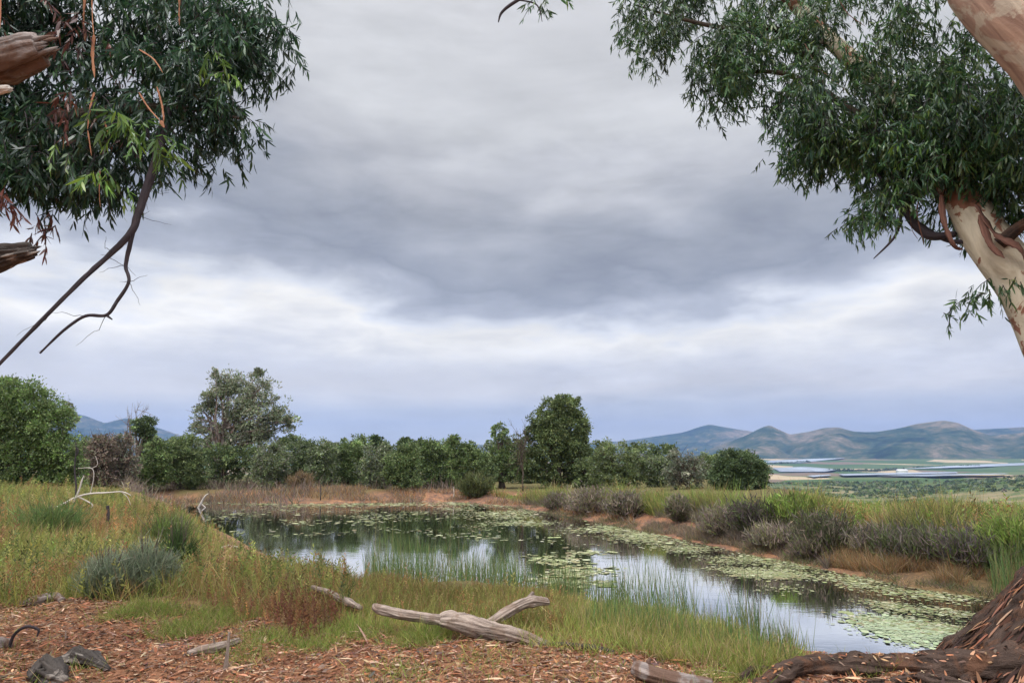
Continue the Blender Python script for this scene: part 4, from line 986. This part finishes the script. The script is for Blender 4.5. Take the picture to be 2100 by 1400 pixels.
# right gum tree
rnd = np.random.RandomState(77)
base = np.array([4.75, 5.7, hz1(4.75, 5.7)])
gt = thing('gum_tree', base, 'huge old gum tree on the right with flared brown base and cream limbs', 'tree')
p = np.array([[4.75, 5.7, z] for z in (.1, .4, .6, .75, .9, 1.05, 1.2, 1.4, 1.6, 1.9, 2.3, 2.8, 3.3, 3.8)]); p[:, 0] += np.array([0] * 9 + [.0, .02, .05, .1, .12])
r_ = np.array([1.9, 1.72, 1.58, 1.45, 1.3, 1.14, 1.0, .83, .68, .58, .52, .50, .48, .42])
pp, rr_ = smoothpath(p, r_, 9)
acc = Acc(); V, f, U = tube(pp, rr_, 240, bump=.10, bscale=2.6, ridge=.13, seed=5)
V[:-2] += norm(V[:-2] - np.repeat(pp, 240, 0)) * ((fbm(V[:-2] * 14, 4, 8) - .5) * .09)[:, None]
acc.add(V, f, (1, 1, 1), U); acc.build('trunk', M_basebark, gt, True)
# shaggy bark plates on the flared base
acc = Acc(); n = 5200; th = rnd.uniform(math.pi * .62, math.pi * 1.75, n); zz = rnd.uniform(.7, 2.3, n)
ri = np.interp(zz, p[:, 2], r_) * 1.01; ri2 = np.interp(zz + .1, p[:, 2], r_) * 1.01
pos = np.c_[4.75 + np.cos(th) * ri, 5.7 + np.sin(th) * ri, zz]; pos2 = np.c_[4.75 + np.cos(th + rnd.normal(0, .03, n)) * ri2, 5.7 + np.sin(th) * ri2, zz + .1]
dr = norm(pos2 - pos + rnd.normal(0, .02, (n, 3))); out_ = norm(np.c_[np.cos(th), np.sin(th), .5 * np.ones(n)])
s = rnd.uniform(.04, .17, n) * rnd.choice([1, 1, 1.5], n); FL = strip([.5, 1, .9, .3], [0, .3, .7, 1], .10, .05)
V, f, c = inst(FL[0], FL[1], pos + out_ * rnd.uniform(-.02, .025, (n, 1)), frames(dr, out_), np.c_[s * rnd.uniform(.08, .24, n), s, s], pick([(.20, .085, .045), (.30, .13, .07), (.10, .045, .03), (.05, .03, .025), (.07, .04, .03), (.42, .23, .14)], n, rnd, .25))
acc.add(V, f, c); acc.build('loose_bark', M_dry, gt)
# roots
roots = [([(3.7, 5.5), (3.1, 5.8), (2.6, 5.9), (2.1, 5.8), (1.7, 5.5)], [.15, .11, .09, .07, .03], .03),
         ([(3.6, 5.0), (3.0, 5.15), (2.5, 5.3), (2.0, 5.15)], [.10, .055, .045, .02], .0),
         ([(3.5, 4.8), (3.0, 4.85), (2.5, 4.7), (2.1, 4.75)], [.12, .06, .04, .015], .0),
         ([(3.6, 5.9), (3.2, 6.15), (2.8, 6.25), (2.3, 6.2)], [.11, .07, .05, .02], .0),
         ([(4.1, 4.6), (3.7, 4.2), (3.3, 3.8)], [.16, .10, .04], .0),
         ([(3.7, 5.2), (3.3, 5.3), (2.9, 5.5), (2.6, 5.45), (2.3, 5.6)], [.07, .04, .035, .025, .01], .02)]
LR = Acc()
for k, (pt, rd, lf) in enumerate(roots):
    P3 = [np.array([x, y, hz1(x, y) + lf + q * .25 + (.12 if i_ == 0 else 0)]) for i_, ((x, y), q) in enumerate(zip(pt, rd))]
    q_, w_ = smoothpath(P3, rd, 12); acc = Acc(); 
    V, f, U = tube(q_, w_, 44, bump=.28, bscale=5, ridge=.35, seed=60 + k); cq = np.r_[np.repeat(q_, 44, 0), q_[-1:], q_[:1]]
    V = V + norm(V - cq + 1e-6) * (((fbm(V * 18, 4, 8) - .5) * .07) + (np.abs(fbm(V * 9, 3, 18) - .5) - .1) * .10)[:, None]; acc.add(V, f, (.8 + .5 * fbm(V * 5, 3, 4))[:, None] * np.ones(3), U); acc.build('root', M_basebark, gt, True)
    nl = 260; ki = rnd.randint(0, len(q_), nl); th_ = rnd.normal(1.57, .6, nl); hx = norm(np.cross(np.gradient(q_, axis=0)[ki], [0, 0, 1.]))
    o3 = hx * np.cos(th_)[:, None] + np.array([0, 0, 1.]) * np.sin(th_)[:, None]; ps = q_[ki] + o3 * (w_[ki] * 1.06)[:, None]
    dl = norm(rnd.normal(size=(nl, 3)) * [1, 1, .25]); sl = .05 * np.exp(rnd.normal(0, .35, nl)); Vl, fl, cl_ = inst(GUM[0], GUM[1], ps, frames(dl, o3), np.c_[sl * .25, sl, sl], pick(LITC, nl, rnd, .25)); LR.add(Vl, fl, cl_)
def ribbon(name, pts, w_, mat, parent, seed=0):
    r__ = np.random.RandomState(seed + int(abs(pts[0][0]) * 7)); q_, _ = smoothpath([PY(*a_) for a_ in pts], [1] * len(pts), 10); n_ = len(q_)
    T = norm(np.gradient(q_, axis=0)); side = norm(np.cross(T, np.array([0, 1, 0.])))
    tw_ = np.cumsum(r__.normal(0, .16, n_)); bn = np.cross(T, side); sd_ = side * np.cos(tw_)[:, None] + bn * np.sin(tw_)[:, None]; nn = np.cross(T, sd_)
    ww = w_ * np.interp(np.linspace(0, 1, n_), [0, .15, .8, 1], [.5, 1, .8, .1]) * np.exp(r__.normal(0, .12, n_)); th_ = .12 * ww + .0012
    offs = ((-1, .6), (-.4, -.3), (.4, -.35), (1, .5), (.35, .2), (-.35, .25)); V = np.concatenate([(q_ + sd_ * (ww * a_)[:, None] + nn * (th_ * b_ * 3)[:, None])[:, None] for a_, b_ in offs], 1).reshape(-1, 3)
    i, j = np.meshgrid(np.arange(n_ - 1), np.arange(6), indexing='ij'); i = i.ravel(); j = j.ravel(); k = (j + 1) % 6
    U = np.c_[np.tile([-1, -.4, .4, 1, .35, -.35], n_) * w_, np.repeat(np.arange(n_) * .03, 6)]
    return build(name, V, np.c_[i * 6 + j, i * 6 + k, (i + 1) * 6 + k, (i + 1) * 6 + j], mat, parent, np.ones((len(V), 3)), U, True)
def snag(name, P3, rads, mat, parent, seed, spikes=9):
    """a broken limb: ridged, split lengthwise, with a ragged end of splinters"""
    r__ = np.random.RandomState(seed); acc = Acc(); q_, w_ = smoothpath(P3, rads, 14); addtube(acc, q_, w_, 64, bump=.16, bscale=8, ridge=.55, seed=seed)
    e = q_[-1]; ax = norm(q_[-1] - q_[-6]); s1 = norm(np.cross(ax, [0, 0, 1.])); s2 = np.cross(ax, s1); R0 = w_[-1]
    for k in range(spikes):
        a_ = k / spikes * 6.28 + r__.rand(); o_ = (s1 * math.cos(a_) + s2 * math.sin(a_)) * R0 * r__.uniform(.35, .9); L_ = R0 * r__.uniform(.4, 1.5)
        pp = [e + o_ - ax * R0 * 1.6, e + o_, e + o_ * .9 + ax * L_ * .6, e + o_ * .8 + ax * L_]
        addtube(acc, pp, np.array([.34, .32, .18, .02]) * R0, 7, bump=.3, bscale=20, flat=.55, seed=k)
    return acc.build(name, mat, parent, False)
tag(LR.build('leaf_litter', M_dry), 'fallen leaves lying on the roots of the huge gum tree', 'leaf litter', kind='stuff')
for k in range(26):
    a_ = rnd.uniform(math.pi * .75, math.pi * 1.35); r0 = rnd.uniform(1.2, 1.6); p0 = np.array([4.75 + math.cos(a_) * r0, 5.7 + math.sin(a_) * r0 * .9, 0]); L_ = rnd.uniform(.4, 1.5); a2 = a_ + rnd.normal(0, .5)
    q_ = wig(p0, p0 + np.array([math.cos(a2) * L_, math.sin(a2) * L_, 0]), 16, .07, rnd); q_[:, 2] = height(q_[:, 0], q_[:, 1]) + np.linspace(.05, -.01, 16) + .015 * np.sin(np.arange(16) * rnd.uniform(.5, 1.2))
    acc = Acc(); addtube(acc, q_, np.linspace(rnd.uniform(.018, .04), .006, 16), 9, bump=.3, bscale=20, seed=k); acc.build('root', M_basebark, gt, True)
def limb(name, pts, rads, mat, parent, seg=28, **kw):
    P3 = [PY(x, y, d) for x, y, d in pts]; q_, w_ = smoothpath(P3, rads, 10); acc = Acc(); addtube(acc, q_, w_, seg, **kw); return acc.build(name, mat, parent, True)
top = np.array([4.87, 5.7, 3.6])
def limb3(name, P3, rads, mat, parent, seg=28, **kw):
    q_, w_ = smoothpath(P3, rads, 10); acc = Acc(); addtube(acc, q_, w_, seg, **kw); return acc.build(name, mat, parent, True)
limb3('limb', [np.array([4.8, 5.75, 2.6]), PY(2215, 790, 6.1), PY(2108, 600, 6.4), PY(2015, 475, 6.7), PY(1950, 360, 7.1), PY(1850, 220, 7.6), PY(1700, 80, 8.2), PY(1560, -60, 8.6)],
      [.36, .27, .215, .195, .17, .13, .09, .05], M_limb, gt, 32, bump=.10, bscale=1.6, seed=3)
limb3('limb', [np.array([4.9, 5.65, 3.0]), PY(2420, 500, 5.4), PY(2250, 240, 5.3), PY(2140, 100, 5.3), PY(2020, -30, 5.5), PY(1900, -230, 6.0), PY(1700, -420, 7)],
      [.46, .36, .31, .28, .26, .2, .1], M_salmon, gt, 36, bump=.13, bscale=1.8, ridge=.05, seed=13)
limb3('limb', [np.array([5.0, 5.8, 3.0]), np.array([5.5, 6.3, 4.5]), np.array([5.9, 6.6, 6.5]), np.array([6.0, 6.4, 9])], [.4, .3, .22, .1], M_limb, gt, 24, bump=.1, bscale=1.6, seed=23)
# secondary branches
sec = [([(1960, 480, 6.8), (1900, 480, 7.0), (1860, 420, 7.2), (1900, 330, 7.4)], [.03, .045, .05, .03], M_darkbark),
       ([(1985, 495, 6.7), (1940, 492, 6.9), (1880, 455, 7.2), (1835, 410, 7.3), (1790, 340, 7.4)], [.025, .022, .02, .018, .012], M_darkbark),
       ([(1845, 400, 7.2), (1848, 440, 7.2), (1835, 485, 7.1), (1792, 530, 7.0)], [.022, .017, .013, .005], M_darkbark),
       ([(2050, 500, 6.4), (2085, 470, 6.3), (2140, 430, 6.2)], [.06, .05, .04], M_basebark),
       ([(1700, 80, 8.2), (1640, 110, 8.2), (1590, 60, 8.2), (1500, 60, 8.2), (1400, 40, 8.2), (1300, 10, 8.2)], [.06, .045, .04, .03, .02, .01], M_bark),
       ([(1790, 260, 7.9), (1690, 190, 8.1), (1600, 150, 8.2), (1500, 150, 8.2)], [.06, .045, .03, .012], M_bark),
       ([(1850, 300, 7.6), (1760, 300, 7.8), (1680, 280, 7.9)], [.05, .035, .012], M_bark),
       ([(1022, 46, 7.6), (1030, 25, 7.6), (1060, 2, 7.6), (1120, -30, 7.7), (1300, -70, 7.9), (1560, -60, 8.6)], [.006, .016, .02, .024, .03, .04], M_darkbark),
       ([(1060, 0, 7.6), (1100, 10, 7.6), (1112, 45, 7.6)], [.01, .008, .003], M_darkbark),
       ([(2085, 560, 6.5), (2060, 575, 6.5), (2035, 590, 6.5)], [.02, .012, .006], M_darkbark)]
for pts, rads, mt in sec: limb('branch', pts, rads, mt, gt, 10, bump=.15, bscale=6)
# peeling strips at the cream limb and in the crown
for pts, w_ in (([(1930, 400, 6.7), (1935, 450, 6.65), (1955, 500, 6.6), (1975, 512, 6.6)], .045), ([(1900, 380, 6.9), (1880, 430, 6.9), (1895, 500, 6.9)], .012),
               ([(2000, 420, 6.45), (2040, 480, 6.3), (2090, 510, 6.2), (2110, 560, 6.2)], .06), ([(2010, 440, 6.4), (2030, 500, 6.3), (2060, 530, 6.25)], .05), ([(1865, 430, 7.0), (1870, 470, 7.0), (1882, 490, 7.0)], .008),
               ([(1720, 0, 7.5), (1740, 30, 7.5), (1775, 55, 7.5)], .01), ([(1650, 90, 7.4), (1680, 140, 7.3), (1740, 190, 7.3)], .012)):
    ribbon('bark_strip', pts, w_ * .6, M_strip_dark, gt)
RBl = [(1310, 12, 50, 34, 8.2), (1350, 72, 60, 36, 8.2), (1385, 15, 60, 30, 8.4), (1455, 120, 50, 55, 8.2), (1500, 175, 62, 42, 8.1), (1545, 40, 80, 60, 8.2), (1530, 120, 75, 55, 8.0),
       (1640, 60, 80, 70, 8.0), (1625, 170, 70, 70, 7.9), (1640, 275, 60, 60, 7.9), (1690, 305, 55, 48, 7.8), (1740, 150, 80, 70, 7.7), (1750, 260, 90, 80, 7.6),
       (1850, 70, 70, 75, 7.4), (1840, 310, 90, 70, 7.3), (1825, 395, 45, 40, 7.2), (1800, 440, 32, 18, 7.2), (1860, 200, 80, 80, 7.3), (1950, 210, 85, 90, 6.9), (1940, 330, 80, 60, 6.9),
       (2040, 300, 75, 100, 6.6), (2075, 390, 50, 60, 6.6), (1960, 90, 50, 60, 7.0), (2050, 440, 45, 35, 6.7, .5), (2030, 600, 38, 30, 6.5, .55), (1990, 400, 50, 30, 7.0), (2110, 200, 60, 90, 6.6), (1500, 40, 30, 20, 8.3, .5),
       (1110, -8, 45, 12, 7.6, .5),  (1790, 420, 20, 22, 7.1), (1420, -10, 60, 25, 8.3), (1640, -40, 160, 50, 8.3, .6), (1850, -60, 140, 60, 7.6, .5), (1400, -70, 110, 40, 8.3, .4),
       (2250, 350, 100, 120, 6.4, .5), (2200, -150, 200, 130, 6.4, .4), (1660, 230, 70, 90, 7.4, .6, GUMC + GUMY[2:]), (1870, 270, 60, 60, 6.8, .5, GUMC + GUMY[2:] + GUMY[:1]), (1980, 240, 60, 70, 6.4, .5, GUMC + GUMY[2:])]
acc = Acc(); tw = Acc()
GUMR = [(c_[0] * 1.45, c_[1] * 1.4, c_[2] * 1.05) for c_ in GUMC] + [(.12, .18, .05), (.09, .15, .045)]
gum_foliage(acc, tw, RBl, rnd, 6.4, .08, GUMR, .85, gaps=.385)
acc.build('crown', M_gum, gt); tw.build('twigs', M_darkbark, gt)

# left gum tree
rnd = np.random.RandomState(177)
base = np.array([-5.1, 5.2, hz1(-5.1, 5.2)])
gt = thing('gum_tree', base, 'gum tree on the left whose hanging branches fill the upper left', 'tree')
limb3('trunk', [base - [0, 0, .1], base + [0, 0, .8], base + [.1, 0, 2.2], base + [.2, .2, 4], base + [.5, .4, 6], base + [.9, .5, 8]], [.62, .45, .38, .33, .26, .15], M_salmon, gt, 40, bump=.12, bscale=1.8, ridge=.08)
limb3('limb', [base + [.1, 0, 3.2], PY(-150, 60, 5.6), PY(60, -60, 6.0), PY(250, -40, 6.3), PY(420, 20, 6.5), PY(560, 40, 6.6)], [.22, .16, .12, .08, .045, .015], M_bark, gt, 18, bump=.1)
limb3('limb', [base + [.1, .1, 2.4], PY(-120, 320, 5.6), PY(40, 260, 6.0), PY(200, 230, 6.2), PY(360, 220, 6.3), PY(500, 245, 6.4)], [.16, .11, .07, .05, .03, .01], M_bark, gt, 16, bump=.1)
snag('broken_limb', [base + [.15, 0, 2.8], PY(-120, 165, 4.9), PY(-40, 138, 4.9), PY(20, 122, 4.9), PY(60, 108, 4.9), PY(84, 100, 4.9)], [.17, .15, .145, .13, .115, .10], M_greywood, gt, 3, 13)
snag('broken_limb', [base + [.15, 0, 2.2], PY(-120, 555, 4.9), PY(-20, 531, 4.9), PY(30, 520, 4.9), PY(66, 513, 4.9)], [.11, .10, .085, .065, .045], M_charwood, gt, 8, 8)
snag('splinter', [PY(-60, 192, 4.65), PY(-10, 186, 4.65), PY(20, 183, 4.65)], [.03, .03, .02], M_whitewood, gt, 5, 5)
dbr = [([(350, 215, 6.0), (335, 262, 5.9), (322, 320, 5.8), (300, 390, 5.75), (283, 440, 5.7), (268, 478, 5.65), (225, 522, 5.6), (170, 572, 5.5), (100, 642, 5.4), (0, 745, 5.3), (-80, 830, 5.2)], [.022, .040, .034, .034, .032, .028, .021, .018, .015, .012, .006]),
       ([(275, 465, 5.66), (266, 505, 5.65), (258, 545, 5.65), (264, 578, 5.6), (240, 618, 5.6), (218, 646, 5.6), (175, 648, 5.55), (130, 678, 5.5), (82, 724, 5.5)], [.02, .018, .015, .014, .013, .013, .012, .011, .007]),
       ([(218, 646, 5.6), (230, 655, 5.6)], [.011, .005]), ([(240, 618, 5.6), (232, 628, 5.55), (226, 640, 5.5)], [.01, .008, .003]), ([(300, 390, 5.75), (318, 360, 5.9), (340, 300, 6.0)], [.012, .012, .01]),
       ([(320, 330, 5.8), (310, 290, 5.9), (290, 240, 6.0)], [.02, .018, .012])]
for pts, rads in dbr: limb('dead_branch', pts, rads, M_darkbark, gt, 10, bump=.22, bscale=14)
tw = Acc()
for _ in range(18):      # wispy dead twigs off the dead branch
    s_ = dbr[0][0][rnd.randint(2, 9)] if rnd.rand() < .7 else dbr[1][0][rnd.randint(2, 8)]
    p0 = PY(*s_); e = p0 + norm(rnd.normal(size=3) * [1, .6, .8] + np.array([.1, 0, -.5])) * rnd.uniform(.1, .35)
    addtube(tw, wig(p0, e, 7, .14, rnd), np.linspace(.003, .001, 7), 3, cap=False)
for pts, w_ in (([(188, -20, 5.5), (190, 40, 5.5), (193, 75, 5.45)], .006), ([(193, 72, 5.45), (190, 110, 5.45), (194, 160, 5.45)], .018), ([(194, 190, 5.4), (186, 220, 5.4), (180, 265, 5.4)], .017), ([(180, 268, 5.4), (188, 320, 5.4)], .007),
                ([(285, 102, 5.6), (315, 122, 5.6), (334, 150, 5.6)], .009), ([(322, 178, 5.5), (332, 215, 5.5), (336, 250, 5.5)], .011), ([(285, 190, 5.5), (305, 222, 5.5), (330, 250, 5.5)], .009), ([(330, 248, 5.5), (337, 262, 5.5)], .02),
                ([(370, -30, 5.6), (368, 20, 5.6), (368, 52, 5.6)], .02), ([(176, -10, 5.9), (172, 40, 5.9), (175, 85, 5.9)], .03), ([(2, -20, 5.3), (0, 60, 5.3)], .012), ([(215, 250, 5.6), (222, 275, 5.6)], .01), ([(205, 350, 5.4), (204, 400, 5.4), (206, 425, 5.4)], .006)):
    ribbon('bark_strip', pts, w_ * .75, M_strip, gt)
LBl = [(40, 40, 90, 80, 6.3), (150, 40, 90, 80, 6.3), (280, 50, 90, 70, 6.4), (390, 50, 80, 65, 6.4), (470, 50, 70, 55, 6.4), (540, 40, 44, 40, 6.4), (578, 80, 18, 36, 6.4, .6), (505, 105, 46, 40, 6.4), (612, 30, 26, 12, 6.4, .3), (470, 120, 40, 40, 6.4),
       (60, 190, 110, 90, 6.1), (200, 170, 100, 80, 6.2), (320, 150, 90, 70, 6.3), (410, 180, 60, 55, 6.3), (450, 215, 42, 36, 6.3), (490, 230, 28, 26, 6.3, .8), (370, 250, 80, 40, 6.2), (450, 262, 40, 22, 6.3, .6),
       (50, 300, 90, 62, 6.0), (160, 300, 90, 60, 6.1), (260, 265, 70, 50, 6.1), (330, 290, 40, 22, 6.1, .6), (120, 360, 60, 40, 5.9), (200, 355, 45, 35, 5.9), (20, 360, 50, 35, 5.9), (260, 335, 45, 30, 6.0, .7), (395, 300, 38, 22, 6.2, .6), (240, 390, 28, 14, 5.9, .4),
       (268, 262, 18, 20, 5.3, .5, GUMY), (196, 345, 20, 28, 5.2, .5, GUMY), (300, 275, 40, 12, 5.4, .6, GUMY[2:]), (460, 150, 20, 20, 5.9, .6, GUMY), (10, 405, 16, 30, 5.3, .9, GUMB), (35, 440, 16, 18, 5.3, .3, GUMB), (220, 250, 40, 30, 5.7, .25, GUMB),
       (60, 110, 90, 40, 5.8, .3, GUMB[2:] + GUMC), (180, 90, 60, 50, 5.8, .25, GUMB[2:]), (-120, 100, 120, 140, 6.0, .5), (-120, 320, 90, 90, 5.9, .5), (250, -90, 330, 70, 6.4, .45)]
acc = Acc()
gum_foliage(acc, tw, LBl, rnd, 4.3, .092, GUMC, .7, gaps=.39)
acc.build('crown', M_gum, gt); tw.build('twigs', M_darkbark, gt)

# ------------------------------------------------------------------ far valley
def blobs_far(pts, hs, rnd, pal, per=46):
    """clumps of leaf faces, one small bush or tree each"""
    N = len(pts); v = norm(rnd.normal(size=(N, per, 3))); v[..., 2] = np.abs(v[..., 2]) * .9
    P = pts[:, None] + v * hs[:, None, None] * np.array([.75, .75, .95]) * rnd.uniform(.6, 1, (N, per, 1))
    dr = norm(v + rnd.normal(0, .5, (N, per, 3))).reshape(-1, 3)
    co = np.repeat(pick(pal, N, rnd, .25), per, 0); s = np.repeat(hs, per) * .55
    return inst(LEAF[0], LEAF[1], P.reshape(-1, 3) - dr * (s * .5)[:, None], frames(dr, rnd=rnd), np.c_[s * .7, s, s], co)
rf = np.random.RandomState(5)
n = 5200; az = np.radians(rf.uniform(18, 40, n)); rr = rf.uniform(110, 1300, n) 
x = rr * np.sin(az); y = rr * np.cos(az); k = (fbm(np.c_[x, y] / 90, 3, 2) + .12 * (rr > 420) > .53); x, y, rr = x[k], y[k], rr[k]
hs = rf.uniform(1.2, 3.2, len(x)) * (.7 + .3 * rr / 700)
n = 2600; az = np.radians(rf.uniform(17, 42, n)); r2 = 85 * np.exp(rf.rand(n) * 1.7); x2 = r2 * np.sin(az); y2 = r2 * np.cos(az); k = fbm(np.c_[x2, y2] / 40, 3, 12) > .47
x2, y2, r2 = x2[k], y2[k], r2[k]; h2 = rf.uniform(.5, 1.5, len(x2)) * (.6 + r2 / 300); x = np.r_[x, x2]; y = np.r_[y, y2]; hs = np.r_[hs, h2]
V, f, c = blobs_far(np.c_[x, y, height(x, y)], hs, rf, GREEN + DARKG + GREYG[:1])
tag(build('woodland', V, f, M_leaf, col=c), 'far-off scrub and bushes dotted over the valley on the right', 'woodland', kind='stuff')
# windbreak rows of trees
for k, (x0, x1, py0, lb) in enumerate(((1880, 2005, 960, 'dark row of windbreak trees between the pale shade nets'), (1568, 1660, 951, 'dark hedge line below the upper left pale net'), (1690, 1850, 967, 'long dark hedge line in the valley beside the bare field'))):
    c0, c1 = G(x0, py0, 4500), G(x1, py0 - 4, 4500); m_ = 60; t_ = np.linspace(0, 1, m_)[:, None]; P = c0 + (c1 - c0) * t_; P[:, 2] = height(P[:, 0], P[:, 1]); P[:, :2] += rf.normal(0, 6, (m_, 2))
    V, f, c = blobs_far(P, rf.uniform(5, 10, m_), rf, DARKG, 40)
    tag(build('windbreak', V, f, M_leaf, col=c), lb, 'tree row', 'windbreak rows in the valley')
def plain(name, c, rough=.7):
    m, n, o = newmat(name); g_ = n.node('ShaderNodeNewGeometry').outputs['Position']; f = n.noise(g_, .05, 3, .6)
    p = n.node('ShaderNodeBsdfPrincipled', i_Roughness=rough); n.put(p.inputs['Base Color'], n.ramp(f, [(.3, tuple(x * .85 for x in c)), (.7, c)])); n.l.new(p.outputs[0], o.inputs[0]); return m
M_net = plain('shade_net', (.30, .345, .40)); M_wall = plain('white_wall', (.75, .73, .68)); M_roofp = plain('tin_roof', (.55, .55, .55))
nets = [([(1565, 948), (1580, 944), (1728, 936), (1732, 939), (1640, 949)], 'uppermost pale shade net on the slope below the hills'),
        ([(1585, 960), (1650, 957), (1722, 963), (1690, 968), (1600, 968)], 'broad grey-white shade net beside the dark dome-shaped tree'),
        ([(1655, 977), (1700, 974), (1705, 976), (1668, 980)], 'small white shade net strip low in the valley'),
        ([(1720, 973), (1960, 968), (1965, 971), (1730, 977)], 'long thin pale shade net across the middle of the valley'),
        ([(1850, 962), (1990, 953), (2100, 949), (2180, 948), (2180, 951), (2000, 958), (1860, 962)], 'large pale shade net behind the windbreak row'),
        ([(1800, 977), (1900, 974), (2060, 972), (2070, 975), (1900, 979)], 'pale shade net strip nearest the green hillside')]
for pts, lb in nets:
    P0 = np.array([G(x, y + 1.5, 4500)[:2] for x, y in pts]); c = P0.mean(0); zt = height(P0[:, 0], P0[:, 1]) + 4.0
    zb = height(P0[:, 0], P0[:, 1]) - .5; m_ = len(P0); t = thing('shade_net', (c[0], c[1], zb.min()), lb, 'shade net', 'shade nets in the valley')
    V = np.r_[np.c_[P0, zt], np.c_[P0, zt - .4]]; f = [np.arange(m_)[None], (np.arange(m_)[::-1] + m_)[None], np.array([(i_, i_ + m_, (i_ + 1) % m_ + m_, (i_ + 1) % m_) for i_ in range(m_)])]
    build('net_roof', V, f, M_net, t)
    acc = Acc()
    for i_ in range(m_):
        acc = Acc(); addtube(acc, [[*P0[i_] * .9995, zb[i_]], [*P0[i_] * .9995, zt[i_] - .41]], [.15, .15], 6); acc.build('post', M_greywood, t)

def house(c, L_, W__, H, lb):
    t = thing('farm_shed', c, lb, 'shed'); x, y, z = c; a_, b_ = L_ / 2, W__ / 2
    V = np.array([(x - a_, y - b_, z - 1), (x + a_, y - b_, z - 1), (x + a_, y + b_, z - 1), (x - a_, y + b_, z - 1), (x - a_, y - b_, z + H), (x + a_, y - b_, z + H), (x + a_, y + b_, z + H), (x - a_, y + b_, z + H)])
    build('wall', V, np.array([(0, 1, 5, 4), (1, 2, 6, 5), (2, 3, 7, 6), (3, 0, 4, 7)]), M_wall, t)
    e = .4; V = np.array([(x - a_ - e, y - b_ - e, z + H), (x + a_ + e, y - b_ - e, z + H), (x + a_ + e, y + b_ + e, z + H), (x - a_ - e, y + b_ + e, z + H), (x - a_ - e, y, z + H + W__ * .3), (x + a_ + e, y, z + H + W__ * .3)])
    build('roof', V, [np.array([(0, 1, 5, 4), (2, 3, 4, 5)]), np.array([(3, 0, 4), (1, 2, 5)])], M_roofp, t)
c = PY(1583, 1010, 100.); c[2] = hz1(c[0], c[1]); house(tuple(c), 1.5, 1.5, 2.9, 'tiny white shed beside the dark dome-shaped tree')
c = G(1850, 970, 4500); house(tuple(c), 26, 14, 7, 'small white farm building far off in the valley')

# ------------------------------------------------------------------ haze
x0, x1, y0, y1, z0, z1 = -9000, 9500, -900, 11500, -62, 520
hv = np.array([(x, y, z) for z in (z0, z1) for x, y in ((x0, y0), (x1, y0), (x1, y1), (x0, y1))])
m, n, o = newmat('haze_air'); v = n.node('ShaderNodeVolumePrincipled'); v.inputs['Color'].default_value = (.30, .46, .90, 1)
v.inputs['Density'].default_value = 7e-5; v.inputs['Anisotropy'].default_value = .0; n.l.new(v.outputs[0], o.inputs['Volume'])
HAZE = True
if HAZE:
    ho = build('haze', hv, np.array([(0, 3, 2, 1), (4, 5, 6, 7), (0, 1, 5, 4), (1, 2, 6, 5), (2, 3, 7, 6), (3, 0, 4, 7)]), m); ho['kind'] = 'stuff'; ho['label'] = 'pale blue air haze over the valley'
